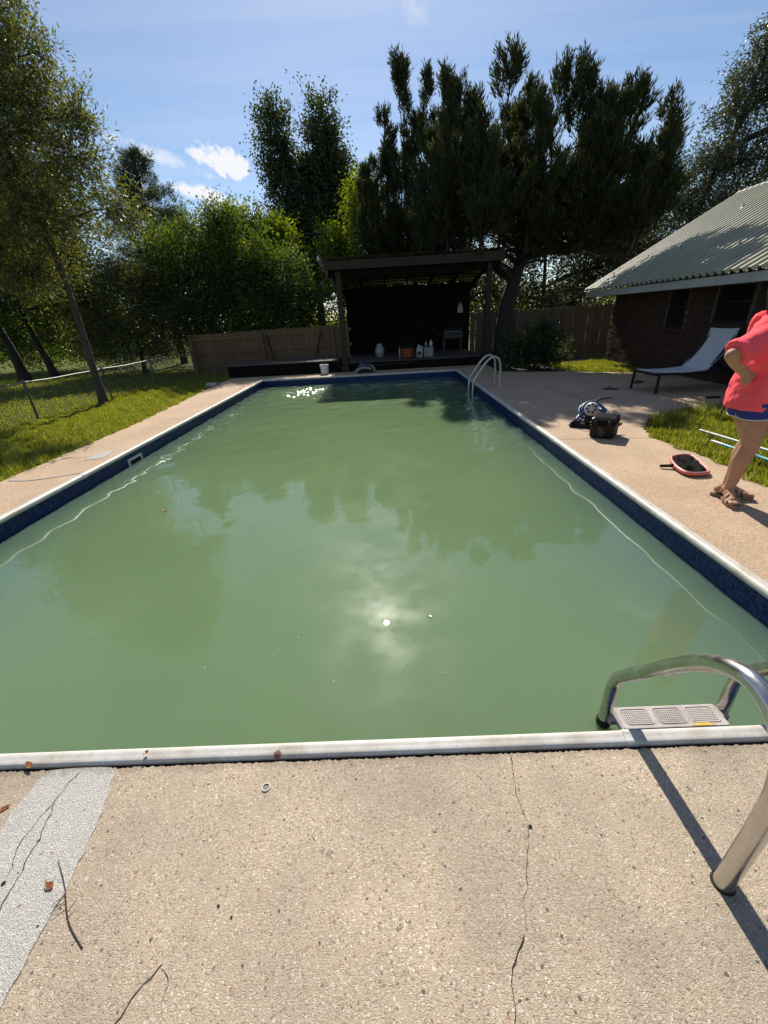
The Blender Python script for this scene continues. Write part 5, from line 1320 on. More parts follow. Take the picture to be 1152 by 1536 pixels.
def leaf_net():
    root = empty('leaf_net', (3.57, 3.66, 0), label='pink-framed pool leaf net with a bunched black mesh lying on the deck', cat='pool net')
    off = Vector((3.57, 3.66, 0))
    C = [Vector((3.425, 3.60, .035))-off, Vector((3.50, 3.80, .035))-off, Vector((3.58, 3.885, .04))-off, Vector((3.735, 3.89, .04))-off, Vector((3.70, 3.70, .035))-off, Vector((3.625, 3.48, .03))-off, Vector((3.54, 3.435, .03))-off, Vector((3.43, 3.46, .03))-off]
    loop = []
    n = len(C)
    for i in range(n):
        a, b_, c, d = C[i-1], C[i], C[(i+1) % n], C[(i+2) % n]
        for k in range(6):
            t = k/6; loop.append(.5*((2*b_)+(c-a)*t+(2*a-5*b_+4*c-d)*t*t+(3*b_-a-3*c+d)*t**3))
    b = MB(); m_ = len(loop); ctr = sum(loop, Vector())/m_; vs_ = []; fs = []
    for i, p in enumerate(loop):
        o = (p-ctr); o.z = 0; o.normalize()
        for (q, h) in ((-.012, -.012), (.014, -.014), (.018, .004), (.010, .016), (-.010, .014)): vs_.append(p+o*q+Vector((0, 0, h)))
    for i in range(m_):
        j = (i+1) % m_
        for k in range(5): fs.append((i*5+k, j*5+k, j*5+(k+1) % 5, i*5+(k+1) % 5))
    b.add(vs_, fs, True); fr = b.build('frame', M['pink_frame'], root)
    b = MB(); b.tube([p+Vector((0, 0, .016)) + (p-ctr).normalized()*.004 for p in loop], .004, 5, closed=True); b.build('frame_rim', M['pink_light'], fr)
    # mesh bag, bunched up
    vs_ = []; fs = []; rings = 11
    for r_ in range(rings+1):
        t = r_/rings
        for i, p in enumerate(loop):
            q = p.lerp(ctr, t); h = .012 + (.024*math.sin(min(1, t*1.3)*math.pi)*(.2+2.2*abs(mnoise.noise(Vector((q.x*13, q.y*13, 2.2))))))+.020*mnoise.noise(Vector((q.x*42, q.y*42, 7)))*(1 if 0 < t else 0)
            vs_.append((q.x, q.y, q.z-.012+h))
    for r_ in range(rings):
        for i in range(m_): j = (i+1) % m_; fs.append((r_*m_+i, r_*m_+j, (r_+1)*m_+j, (r_+1)*m_+i))
    b = MB(); b.add(vs_, fs, True); b.build('mesh_bag', M['black_net'], root)
    h0 = Vector((3.33, 3.70, .022))-off; h1 = Vector((3.445, 3.665, .032))-off
    b = MB(); b.tube([h0, h1], .014, 12); b.tube([h1-Vector((.03, -.009, 0)), h1+Vector((.01, -.003, 0))], .019, 12); b.build('handle', M['black_plastic'], root)
    b = MB(); b.bar(h1+Vector((-.01, .0, 0)), C[0]+Vector((.01, .03, 0)), .02, .012); b.bar(h1+Vector((-.01, .01, 0)), Vector(C[1])+Vector((0, -.03, 0)), .02, .012); b.build('yoke', M['pink_light'], root)
leaf_net()
def pole(label, a, c, r_, main, tip):
    a = Vector(a); c = Vector(c); d = (c-a).normalized()
    root = empty('telescopic_pole', (a.x, a.y, 0), label=label, cat='pole', group='poles lying on the side grass')
    o = Vector((a.x, a.y, 0))
    b = MB(); b.tube([a+d*.14-o, c-o], r_, 12); b.build('shaft', M[main], root)
    b = MB(); b.tube([a-o, a+d*.05-o, a+d*.15-o], [r_*.8, r_*1.05, r_*1.15], 12); b.build('tip', M[tip], root)
    b = MB(); b.tube([a+d*1.0-o, a+d*1.09-o], r_*1.35, 12); b.build('lock_collar', M['grey_plastic'], root)
pole('plain white pole lying in the side grass, farther of two', (4.36, 4.66, .075), (4.66, 2.4, .06), .013, 'white_plastic', 'white_plastic')
pole('pale blue pole with white tip lying in the side grass, nearer of two', (4.20, 4.25, .07), (4.38, 2.2, .06), .014, 'cyan_plastic', 'white_plastic')

def flip_flop(loc, rz, label):
    root = empty('flip_flop', loc, rz, label=label, cat='sandal', group='loose flip-flops by the lounger')
    out = [(0, -.13), (.035, -.12), (.040, -.05), (.040, .03), (.048, .09), (.035, .125), (0, .135), (-.035, .12), (-.044, .08), (-.034, .0), (-.036, -.08), (-.03, -.12)]
    b = MB(); b.prism(out, 0, .022); b.build('sole', M['flip_flop_foam'], root)
    for s in (-1, 1):
        b = MB(); b.tube(smooth_path([(0, .075, .022), (s*.018, .05, .05), (s*.038, .0, .045), (s*.040, -.03, .015)], 5), .007, 6); b.build('strap', M['flip_flop_foam'], root)
flip_flop((4.96, 7.86, .002), R(70), 'dark red flip-flop on the deck left of the lounger')
flip_flop((5.78, 8.42, .002), R(115), 'dark red flip-flop lying under the lounger')
def small_bar():
    root = empty('black_bar', (5.98, 6.66, .003), R(-8), label='small flat black bar lying on the deck below the lounger', cat='bar')  # small dark bar of unknown use
    b = MB(); b.box((0, 0, .012), (.20, .05, .024), bev=.006); b.build('body', M['black_plastic'], root)
    b = MB(); b.box((.02, 0, .0265), (.11, .03, .005), bev=.002); b.build('grip', M['black_rubber'], root)
small_bar()

# ------------------------------------------------------------------ things at the far end
def bucket():
    root = empty('bucket', (-1.05, 12.74, 0), label='white plastic bucket standing by the left pavilion post', cat='bucket')
    b = MB(); b.lathe([(.001, .004), (.105, .004), (.112, .03), (.130, .27), (.128, .272), (.108, .03), (.001, .02)], (0, 0, .0), 24); b.build('pail', M['white_plastic'], root)
    b = MB(); b.lathe([(.130, .235), (.137, .24), (.137, .262), (.130, .272)], (0, 0, 0), 24); b.build('rim', M['white_plastic'], root)
    b = MB(); b.tube([(.132*math.cos(a), .03-.16*math.sin(a)*.4-.10, .25-.11*math.sin(a)) for a in [i/12*math.pi for i in range(13)]], .003, 5); b.build('handle', M['galvanised'], root)
bucket()
def cleaner():
    root = empty('pool_cleaner', (.16, 12.52, 0), R(12), label='white and blue pool-cleaner shell lying on the far pool edge', cat='pool cleaner')
    for s in (-1, 1):
        b = MB(); pts = []
        for i in range(13):
            a = math.pi*i/12; pts.append((.25*math.cos(a)+.05*s, s*.10, .015+(.17+.03*s)*math.sin(a)**.8))
        b.sweep([(-.03, -.014), (.03, -.014), (.03, .014), (-.03, .014)], pts, closed=True, up=(0, 1, 0)); b.build('side_arch', M['dull_white'], root)
    b = MB(); vs_ = []; 
    for i in range(11):
        a = math.pi*(.18+.64*i/10)
        for y in (-.11, -.04, .04, .11): vs_.append((.22*math.cos(a), y, .06+.22*math.sin(a)+(.02 if abs(y) < .05 else 0)))
    b.add(vs_, [(i*4+j, i*4+j+1, i*4+j+5, i*4+j+4) for i in range(10) for j in range(3)], True); b.build('cover', M['blue_hose'], root)
    b = MB(); b.box((0, 0, .10), (.34, .20, .13), bev=.03); b.build('body', M['black_plastic'], root)
    for x in (-.17, .17):
        b = MB(); b.tube([(x, -.13, .055), (x, .13, .055)], .055, 14); b.build('brush_roller', M['black_rubber'], root)
cleaner()
def tank():
    root = empty('gas_cylinder', (.60, 14.55, .252), label='small pale gas cylinder standing on the pavilion floor', cat='gas cylinder')
    b = MB(); b.lathe([(.001, .03), (.12, .04), (.145, .08), (.15, .16), (.148, .24), (.11, .30), (.04, .325), (.001, .33)], (0, 0, 0), 24); b.build('body', M['steel_tank'], root)
    b = MB(); b.lathe([(.10, 0), (.11, .05), (.105, .05), (.095, 0)], (0, 0, 0), 20); b.build('foot_ring', M['steel_tank'], root)
    b = MB(); b.lathe([(.085, .29), (.085, .40), (.08, .40), (.08, .29)], (0, 0, 0), 20); b.build('collar', M['steel_tank'], root)
    b = MB(); b.lathe([(.02, .32), (.02, .37), (.03, .37), (.03, .39), (.001, .392)], (0, 0, 0), 10); b.build('valve', M['grey_plastic'], root)
tank()
def shop_vac():
    root = empty('drum_vacuum', (1.46, 13.36, .252), label='orange drum vacuum with a black lid on the pavilion floor', cat='vacuum')
    b = MB(); b.lathe([(.001, .03), (.15, .03), (.17, .06), (.195, .27), (.20, .275), (.20, .29), (.001, .29)], (0, 0, 0), 24); b.build('drum', M['orange_plastic'], root)
    b = MB(); b.lathe([(.19, .29), (.185, .33), (.12, .40), (.10, .41), (.001, .415)], (0, 0, 0), 24); b.build('lid', M['black_plastic'], root)
    b = MB(); b.tube(smooth_path([(-.09, 0, .40), (-.07, 0, .46), (.07, 0, .46), (.09, 0, .40)], 5), .012, 8); b.build('handle', M['black_rubber'], root)
    for a in range(4):
        b = MB(); t = a*1.57+.7; b.lathe([(.001, 0), (.022, .006), (.026, .02), (.02, .04), (.001, .045)], (.15*math.cos(t), .15*math.sin(t), 0), 10); b.build('caster', M['black_rubber'], root)
    b = MB(); b.tube(smooth_path([(.19, -.05, .20), (.24, -.12, .10), (.17, -.28, -.06), (-.1, -.33, -.10), (-.6, -.34, -.10), (-1.06, -.36, -.12)], 6), .019, 8); b.build('hose', M['fascia_wood'], root)
shop_vac()
def jug():
    root = empty('plastic_jug', (1.84, 13.55, .252), label='white chlorine jug with handle right of the orange vacuum', cat='jug')
    b = MB(); b.box((0, 0, .13), (.19, .13, .26), bev=.03); b.lathe([(.08, .25), (.06, .29), (.03, .33), (.028, .36)], (-.02, 0, 0), 16); b.build('body', M['white_plastic'], root)
    b = MB(); b.lathe([(.033, .35), (.033, .385), (.001, .387)], (-.02, 0, 0), 14); b.build('cap', M['grey_plastic'], root)
    b = MB(); b.tube(smooth_path([(.0, 0, .30), (.07, 0, .32), (.095, 0, .27), (.08, 0, .22)], 5), .012, 8); b.build('handle', M['white_plastic'], root)
    b = MB(); b.box((0, -.0665, .12), (.13, .003, .12)); b.build('dark_label', M['dark_frame'], root)
jug()
def bin_():
    root = empty('storage_bin', (2.12, 13.6, .252), label='grey storage tub with things piled on top on the pavilion floor', cat='tub')
    b = MB(); b.box((0, 0, .14), (.27, .22, .28), bev=.012, taper=1.08); b.build('tub', M['grey_plastic'], root)
    b = MB(); b.box((0, 0, .287), (.31, .26, .016), bev=.005); b.build('rim', M['grey_plastic'], root)
bin_()
def bottle(loc, h, r_, m, label):
    root = empty('bottle', loc, label=label, cat='bottle', group='bottles in the pavilion')
    b = MB(); b.lathe([(.001, 0), (r_, .004), (r_, h*.62), (r_*.5, h*.78), (r_*.38, h*.8), (r_*.38, h*.9)], (0, 0, 0), 14); b.build('body', M[m], root)
    b = MB(); b.lathe([(r_*.45, h*.88), (r_*.45, h), (.001, h)], (0, 0, 0), 12); b.build('cap', M['grey_plastic'], root)
bottle((1.22, 13.42, .252), .36, .035, 'grey_plastic', 'slim grey bottle left of the orange vacuum')
bottle((2.05, 13.6, .547), .17, .04, 'grey_plastic', 'small grey bottle on the left of the storage tub')
bottle((2.20, 13.58, .547), .20, .05, 'white_plastic', 'white bottle on the right of the storage tub')
def grill():
    root = empty('barbecue_grill', (3.0, 14.5, .252), label='dark barbecue grill in the right corner of the pavilion', cat='grill')
    b = MB(); b.box((0, 0, .52), (.62, .45, .16), bev=.02); b.build('firebox', M['dark_frame'], root)
    b = MB(); vs_ = []
    for x in (-.31, .31):
        for i in range(9):
            a = math.pi*i/8; vs_.append((x, -.225*math.cos(a), .60+.17*math.sin(a)))
    b.add(vs_, [(i, i+1, 10+i, 9+i) for i in range(8)] + [tuple(range(9)), tuple(range(17, 8, -1))]); b.build('hood', M['dark_frame'], root)
    for x in (-.28, .28):
        for y in (-.18, .18):
            b = MB(); b.bar((x, y, .0), (x, y, .45), .035); b.build('leg', M['dark_frame'], root)
    b = MB(); b.tube([(-.2, -.245, .66), (.2, -.245, .66)], .012, 8); b.build('handle', M['galvanised'], root)
    b = MB(); b.box((-.42, 0, .58), (.20, .36, .02), bev=.004); b.build('side_shelf', M['dark_frame'], root)
grill()
def ceiling_light():
    root = empty('ceiling_light', (1.62, 14.5, 2.56), label='three-headed white lamp hanging under the pavilion ceiling', cat='lamp')
    b = MB(); b.lathe([(.06, 0), (.06, -.03), (.02, -.05), (.02, -.14), (.04, -.16), (.001, -.17)], (0, 0, 0), 14); b.build('stem', M['dark_frame'], root)
    for k in range(3):
        a = R(-90+k*120+10); d = Vector((math.cos(a), math.sin(a), 0))
        b = MB(); b.tube([(0, 0, -.15), d*.10+Vector((0, 0, -.15))], .01, 6); b.build('arm', M['dark_frame'], root)
        b = MB(); b.lathe([(.02, 0), (.04, -.03), (.06, -.10), (.055, -.10), (.035, -.03)], d*.11+Vector((0, 0, -.14)), 14); b.build('shade', M['lamp_white'], root)
ceiling_light()
def towel():
    root = empty('hanging_cloth', (3.46, 15.80, 1.45), label='pale cloth hanging on a hook inside the pavilion', cat='cloth')
    vs_ = []; 
    for i in range(9):
        for j in range(6):
            v = j/5*2-1; z = .32-.34*i/8*(1 if j % 2 else .93); vs_.append((v*(.02+.075*min(1, i/4)), .02*math.sin(j*2.2+i*.3), z))
    b = MB(); b.add(vs_, [(i*6+j, i*6+j+1, i*6+j+7, i*6+j+6) for i in range(8) for j in range(5)], True); o = b.build('cloth', M['cloth_white'], root)
    s = o.modifiers.new('thick', 'SOLIDIFY'); s.thickness = .006
    b = MB(); b.tube(smooth_path([(0, .12, .33), (0, .03, .33), (0, .0, .35)], 4), .006, 6); b.build('hook', M['galvanised'], root)
towel()
def edging_stone():
    root = empty('edging_stone', (-4.02, 11.55, -.02), R(20), label='pale flat stone at the lawn edge beside the far end of the left walk', cat='stone')
    b = MB(); n = 14; v0 = [(.15*(1+.12*math.sin(i*2.3))*math.cos(i/n*6.283), .30*(1+.1*math.sin(i*1.7))*math.sin(i/n*6.283)) for i in range(n)]
    b.prism(v0, -.02, .055); v1 = [(x*.9, y*.93) for x, y in v0]; b.prism(v1, .052, .07); b.build('stone', M['patch_cement'], root)
edging_stone()

# ------------------------------------------------------------------ litter on the near deck and water
def leaf(loc, rz, L_, W, curl, label, m='dry_leaf', tilt=0.0):
    b = MB(); n = 8; vs_ = []
    for i in range(n+1):
        t = i/n; w = W*math.sin(math.pi*min(1, t*.97+.02))**.8*.5; x = (t-.5)*L_; z = curl*((t-.5)**2)*4*L_*.3
        for j in (-1, 0, 1): vs_.append((x, j*w, z+abs(j)*w*.45*curl+.0015))
    b.add(vs_, [(i*3+j, i*3+j+1, i*3+j+4, i*3+j+3) for i in range(n) for j in range(2)], True)
    root = empty('fallen_leaf', loc, rz, label=label, cat='leaf', group='fallen leaves')
    root.rotation_euler = (tilt, 0, rz)
    o = b.build('blade', M[m], root); o.data.attributes.new('tint', 'FLOAT', 'FACE').data.foreach_set('value', [random.random() for _ in o.data.polygons])
    s = MB(); s.tube([(-.5*L_, 0, .0015+curl*L_*.3), (-.62*L_, .004, .003)], .0009, 4); s.build('stem', M['twig_bark'], root)
leaf((-.315, .60, .0035), R(-20), .030, .020, .6, 'reddish curled leaf lying on the white cement patch')
leaf((-.645, .815, .0), R(35), .055, .018, .35, 'orange leaf at the left edge of the near deck')
leaf((-.66, .962, .011), R(-30), .042, .020, .4, 'tan leaf caught on the coping above the cement patch', tilt=.12)
leaf((-.228, .985, .0225), R(70), .020, .015, .9, 'tiny brown leaf on the white near coping')
leaf((.93, 1.91, WZ+.004), R(-40), .036, .013, .2, 'orange leaf floating right of the sun glint')
leaf((-1.51, 3.65, WZ+.004), R(10), .06, .03, .3, 'pale orange leaf floating near the skimmer side')
def twig():
    root = empty('twig', (-.24, .57, .004), label='thin bent twig lying across the edge of the cement patch', cat='twig')
    o = Vector((-.24, .57, .004))
    b = MB(); b.tube([p-o for p in smooth_path([(-.335, .665, .009), (-.27, .60, .0065), (-.225, .545, .0045), (-.19, .51, .0035), (-.13, .468, .002)], 6)], [.0008+.0010*i/24 for i in range(25)], 6); b.build('stem', M['twig_bark'], root)
    for a, c in (((-.235, .558, .01), (-.262, .535, .012)), ((-.215, .54, .01), (-.205, .566, .016)), ((-.25, .575, .01), (-.275, .555, .008))):
        b = MB(); b.tube([Vector(a)-o, Vector(c)-o], [.0013, .0006], 5); b.build('side_twig', M['twig_bark'], root)
twig()
def ring():
    root = empty('pipe_sleeve', (.252, .858, .0), label='small white plastic pipe end set in the near deck', cat='pipe')
    b = MB(); b.lathe([(.0145, -.004), (.0145, .004), (.0115, .0045), (.0112, .001)], (0, 0, 0), 22); b.build('rim', M['pvc_white'], root)
    b = MB(); b.lathe([(.0115, .0014), (.0001, .0014)], (0, 0, 0), 18); b.build('hole', M['dead_grey'], root)
ring()

# ------------------------------------------------------------------ person
def capsule(b, p0, r0, p1, r1, n=14, squash=None):
    p0 = Vector(p0); p1 = Vector(p1); d = (p1-p0); L_ = d.length; d.normalize() if L_ > 1e-6 else None
    if L_ < 1e-6: d = Vector((0, 0, 1))
    u = d.orthogonal().normalized(); v = d.cross(u); rings = []
    for i in range(5):
        a = -math.pi/2 + (math.pi/2)*i/4; rings.append((p0+d*(r0*math.sin(a)), max(r0*math.cos(a), 1e-4)))
    for i in range(5):
        a = (math.pi/2)*i/4; rings.append((p1+d*(r1*math.sin(a)), max(r1*math.cos(a), 1e-4)))
    vs_ = []
    for c, r_ in rings:
        for k in range(n):
            t = 2*math.pi*k/n; vs_.append(c+(u*math.cos(t)+v*math.sin(t))*r_)
    m_ = len(rings); fs = [(i*n+k, i*n+(k+1) % n, (i+1)*n+(k+1) % n, (i+1)*n+k) for i in range(m_-1) for k in range(n)]
    fs += [tuple(range(n-1, -1, -1)), tuple(range((m_-1)*n, m_*n))]
    b.add(vs_, fs)
def ellipsoid(b, c, r3, rotm=None, n=18, m_=12):
    vs_ = []; c = Vector(c)
    for i in range(m_+1):
        a = -math.pi/2+math.pi*i/m_
        for k in range(n):
            t = 2*math.pi*k/n; v = Vector((r3[0]*max(math.cos(a), .01)*math.cos(t), r3[1]*max(math.cos(a), .01)*math.sin(t), r3[2]*math.sin(a)))
            vs_.append((rotm @ v if rotm else v)+c)
    fs = [(i*n+k, i*n+(k+1) % n, (i+1)*n+(k+1) % n, (i+1)*n+k) for i in range(m_) for k in range(n)]
    fs += [tuple(range(n-1, -1, -1)), tuple(range(m_*n, (m_+1)*n))]
    b.add(vs_, fs)
def loft(b, rings, n=28, cap=(True, True)):
    vs_ = []
    for c, ax, rx, ay, ry in rings:
        c = Vector(c); ax = Vector(ax); ay = Vector(ay)
        for k in range(n):
            t = 2*math.pi*k/n; vs_.append(c+ax*rx*math.cos(t)+ay*ry*math.sin(t))
    m_ = len(rings); fs = [(i*n+k, i*n+(k+1) % n, (i+1)*n+(k+1) % n, (i+1)*n+k) for i in range(m_-1) for k in range(n)]
    if cap[0]: fs.append(tuple(range(n-1, -1, -1)))
    if cap[1]: fs.append(tuple(range((m_-1)*n, m_*n)))
    b.add(vs_, fs)
def remeshed(b, name, m, parent, voxel, smooth=6, wrinkle=0.0):
    o = b.build(name+'_tmp', None)
    r_ = o.modifiers.new('r', 'REMESH'); r_.mode = 'VOXEL'; r_.voxel_size = voxel
    s = o.modifiers.new('s', 'SMOOTH'); s.iterations = smooth; s.factor = .5
    dg = bpy.context.evaluated_depsgraph_get(); me = bpy.data.meshes.new_from_object(o.evaluated_get(dg)); me.name = name
    bpy.data.objects.remove(o)
    if wrinkle: wrinkle(me)
    me.polygons.foreach_set('use_smooth', [True]*len(me.polygons)); me.update()
    return link(name, me, M[m], parent)
def person():
    org = Vector((3.36, 2.93, 0))
    root = empty('person', org, label='person in a coral red t-shirt and blue shorts, hand on hip, at the right edge', cat='person')
    Fd = Vector((.96, -.28, 0)).normalized(); Rt = Vector((Fd.y, -Fd.x, 0)); U = Vector((0, 0, 1))
    def w(p): return Vector(p)-org
    pel = w((3.335, 2.925, .82)); ch = w((3.325, 2.925, 1.13)); nk = w((3.335, 2.92, 1.36)); hd = w((3.365, 2.91, 1.525))
    def at(c, f=0., r_=0., u=0.): return c + Fd*f + Rt*r_ + U*u
    b = MB()
    # trunk of the body
    loft(b, [(at(pel, .0, 0, -.10), Fd, .10, Rt, .14), (at(pel, -.01, 0, -.04), Fd, .125, Rt, .175), (at(pel, -.01, 0, .04), Fd, .12, Rt, .175), (at(pel, .0, 0, .14), Fd, .105, Rt, .145), (at(ch, .0, 0, -.08), Fd, .105, Rt, .145),
             (at(ch, .01, 0, .02), Fd, .115, Rt, .155), (at(ch, .0, 0, .10), Fd, .10, Rt, .165), (at(ch, -.005, 0, .16), Fd, .075, Rt, .15), (at(ch, -.005, 0, .20), Fd, .05, Rt, .09)])
    capsule(b, at(ch, -.01, 0, .18), .055, at(nk, .01, 0, .05), .052)
    ellipsoid(b, at(hd, 0, 0, .02), (.098, .078, .115), Matrix((Fd, Rt, U)).transposed())
    ellipsoid(b, at(hd, .03, 0, -.055), (.062, .056, .062), Matrix((Fd, Rt, U)).transposed())
    capsule(b, at(hd, .095, 0, .01), .008, at(hd, .112, 0, -.028), .014)      # nose
    for s in (-1, 1): ellipsoid(b, at(hd, -.005, s*.080, -.01), (.022, .010, .032), Matrix((Fd, Rt, U)).transposed(), 10, 8)
    # right leg (nearer), left leg
    rh = at(pel, .0, .085, -.06); rk = w((3.365, 2.865, .475)); ra = w((3.385, 2.945, .105))
    lh = at(pel, .0, -.085, -.06); lk = w((3.47, 3.0, .48)); la = w((3.415, 3.005, .105))
    for h, k, a, td in ((rh, rk, ra, Vector((-.30, -.95, 0)).normalized()), (lh, lk, la, Vector((.90, -.42, 0)).normalized())):
        capsule(b, h, .095, h.lerp(k, .55), .082); capsule(b, h.lerp(k, .55), .082, k, .058)
        capsule(b, k, .058, k.lerp(a, .32)-Fd*.012, .058); capsule(b, k.lerp(a, .32)-Fd*.012, .058, k.lerp(a, .72), .042); capsule(b, k.lerp(a, .72), .042, a, .034)
        # foot: heel, arch, ball, toes
        s_ = td.cross(U); heel = a - td*.045 - U*.045; ball = a + td*.115 - U*.060
        capsule(b, a, .034, heel, .032); capsule(b, a+td*.01-U*.015, .032, ball, .026); capsule(b, heel, .030, ball, .024)
        capsule(b, ball+s_*.026, .020, ball-s_*.028, .018)
        for i in range(5):
            f = (i-2)/2; L_ = .052-.006*abs(i-1)*.9; capsule(b, ball+s_*(.030*-f)+td*.005, .0125, ball+s_*(.034*-f)+td*(L_+.010)-U*.004, .0095 if i else .0125, 8)
    # right arm, hand on hip
    rs = at(ch, -.01, .175, .135); re = w((2.915, 2.715, 1.118)); rw = w((3.062, 2.765, 1.004))
    capsule(b, rs, .056, rs.lerp(re, .5), .050); capsule(b, rs.lerp(re, .5), .050, re, .041); capsule(b, re, .041, re.lerp(rw, .35), .042); capsule(b, re.lerp(rw, .35), .042, rw, .029)
    hdir = Vector((.80, .30, -.42)).normalized(); hs = Vector((.30, .10, .92)); hs = (hs-hdir*hs.dot(hdir)).normalized(); hn = hdir.cross(hs)
    palm = rw+hdir*.055
    loft(b, [(rw, hs, .027, hn, .021), (rw+hdir*.03, hs, .036, hn, .017), (rw+hdir*.07, hs, .041, hn, .015), (rw+hdir*.088, hs, .038, hn, .012)], 14)
    for i in range(4):
        f = (i-1.5)/1.5; r0 = rw+hdir*.082+hs*(.030*-f); L_ = (.034, .038, .036, .028)[i]
        bend = (hdir*.55+Vector((.1, .55, -.3))).normalized()
        k1 = r0+hdir*L_; k2 = k1+bend*L_*.75; k3 = k2+(bend+Vector((0, .5, -.3))).normalized()*L_*.55
        capsule(b, r0, .0095, k1, .0088, 8); capsule(b, k1, .0088, k2, .0080, 8); capsule(b, k2, .0080, k3, .0070, 8)
    t0 = rw+hdir*.025-hs*.028; t1 = t0-hs*.022+hdir*.028; t2 = t1+hdir*.026-hs*.006
    capsule(b, t0, .013, t1, .0108, 8); capsule(b, t1, .0108, t2, .0088, 8)
    # left arm hanging in front
    ls = at(ch, -.01, -.175, .135); le = at(ch, .03, -.235, -.13); lw = at(ch, .14, -.20, -.33)
    capsule(b, ls, .056, ls.lerp(le, .5), .050); capsule(b, ls.lerp(le, .5), .050, le, .040); capsule(b, le, .040, le.lerp(lw, .35), .041); capsule(b, le.lerp(lw, .35), .041, lw, .028)
    d2 = (lw-le).normalized(); s2 = Fd.cross(d2).normalized(); n2 = d2.cross(s2)
    loft(b, [(lw, n2, .026, s2, .020), (lw+d2*.04, n2, .037, s2, .015), (lw+d2*.085, n2, .036, s2, .012)], 14)
    for i in range(4):
        f = (i-1.5)/1.5; r0 = lw+d2*.08+n2*(.029*f); L_ = (.034, .038, .036, .028)[i]; k1 = r0+d2*L_; k2 = k1+(d2+Fd*.2).normalized()*L_*.8; k3 = k2+(d2-Rt*.3).normalized()*L_*.55
        capsule(b, r0, .0095, k1, .0088, 8); capsule(b, k1, .0088, k2, .008, 8); capsule(b, k2, .008, k3, .007, 8)
    t0 = lw+d2*.025+n2*.03; capsule(b, t0, .012, t0+n2*.02+d2*.03, .0105, 8); capsule(b, t0+n2*.02+d2*.03, .0105, t0+n2*.025+d2*.055, .0088, 8)
    remeshed(b, 'body', 'skin', root, .0066, 4)
    # face
    for s in (-1, 1):
        b = MB(); ellipsoid(b, at(hd, .083, s*.032, .012), (.010, .013, .009), Matrix((Fd, Rt, U)).transposed(), 12, 8); b.sm = [True]*len(b.f); e = b.build('eye', M['eye_white'], root)
        b = MB(); ellipsoid(b, at(hd, .0925, s*.032, .012), (.0022, .005, .005), Matrix((Fd, Rt, U)).transposed(), 10, 6); b.build('iris', M['iris'], e)
        b = MB(); b.tube([at(hd, .094, s*.015, .034), at(hd, .096, s*.032, .039), at(hd, .086, s*.050, .034)], .003, 5); b.build('eyebrow', M['hair'], root)
    b = MB(); b.tube([at(hd, .088, -.022, -.062), at(hd, .0965, 0, -.060), at(hd, .088, .022, -.062)], .0055, 6); b.build('mouth', M['lips'], root)
    # hair: cap and a ponytail
    b = MB(); ellipsoid(b, at(hd, -.022, 0, .042), (.100, .089, .108), Matrix((Fd, Rt, U)).transposed(), 20, 14)
    capsule(b, at(hd, -.10, 0, .06), .035, at(hd, -.125, 0, -.05), .036); capsule(b, at(hd, -.125, 0, -.05), .036, at(hd, -.115, .01, -.19), .014)
    remeshed(b, 'hair', 'hair', root, .008, 4)
    # t-shirt
    b = MB()
    loft(b, [(at(pel, -.015, 0, -.085), Fd, 0.152, Rt, 0.196), (at(pel, -.015, 0, .03), Fd, 0.147, Rt, 0.192), (at(pel, -.01, 0, .12), Fd, 0.136, Rt, 0.179), (at(ch, .0, 0, -.09), Fd, 0.131, Rt, 0.173), (at(ch, .01, 0, .01), Fd, 0.135, Rt, 0.177),
             (at(ch, .0, 0, .09), Fd, 0.122, Rt, 0.180), (at(ch, -.005, 0, .155), Fd, 0.090, Rt, 0.169), (at(ch, -.005, 0, .20), Fd, 0.068, Rt, 0.109), (at(ch, .0, 0, .225), Fd, 0.065, Rt, 0.076)])
    for sh, el in ((rs, re), (ls, le)):
        capsule(b, sh-(el-sh).normalized()*.02, .072, sh.lerp(el, .30), .078); loft_c = sh.lerp(el, .30); e2 = sh.lerp(el, .93); d_ = (el-sh).normalized(); u_ = d_.orthogonal().normalized(); v_ = d_.cross(u_)
        loft(b, [(loft_c, u_, .080, v_, .080), (e2, u_, .086, v_, .086)], 18)
    def wr(me):
        for v in me.vertices:
            p = v.co; n_ = v.normal
            k = .008*mnoise.noise(Vector((p.x*9+p.z*6, p.y*9, p.z*5))) + .006*mnoise.noise(Vector((p.x*16-p.z*20, p.y*16, p.z*9+3))) + .005*mnoise.noise(Vector((p.x*38+p.z*20, p.y*38, p.z*22)))
            # pulled folds running to the hand on the hip
            dh = (p-(rw+hdir*.08)).length; k += .010*math.exp(-dh*5)*math.sin(math.atan2(p.z-rw.z, p.x-rw.x)*9)
            v.co = p+n_*k
    remeshed(b, 't_shirt', 'tee', root, .008, 7, wr)
    # shorts
    b = MB()
    loft(b, [(at(pel, -.012, 0, -.075), Fd, .138, Rt, .188), (at(pel, -.012, 0, -.02), Fd, .126, Rt, .172), (at(pel, -.01, 0, .03), Fd, .105, Rt, .145)])
    for h, k in ((rh, rk), (lh, lk)):
        d_ = (k-h).normalized(); u_ = (Fd-d_*Fd.dot(d_)).normalized(); v_ = d_.cross(u_)
        loft(b, [(h-d_*.05, u_, .112, v_, .108), (h+d_*.0, u_, .116, v_, .112), (h+d_*.062, u_, .120, v_, .116)], 24)
    remeshed(b, 'shorts', 'shorts_cloth', root, .007, 4)
    for h, k in ((rh, rk), (lh, lk)):
        d_ = (k-h).normalized(); u_ = (Fd-d_*Fd.dot(d_)).normalized(); v_ = d_.cross(u_); c = h+d_*.061
        b = MB(); b.tube([c+u_*.119*math.cos(t*.2618)+v_*.115*math.sin(t*.2618) for t in range(24)], .0035, 5, closed=True); b.build('shorts_piping', M['shorts_trim'], root)
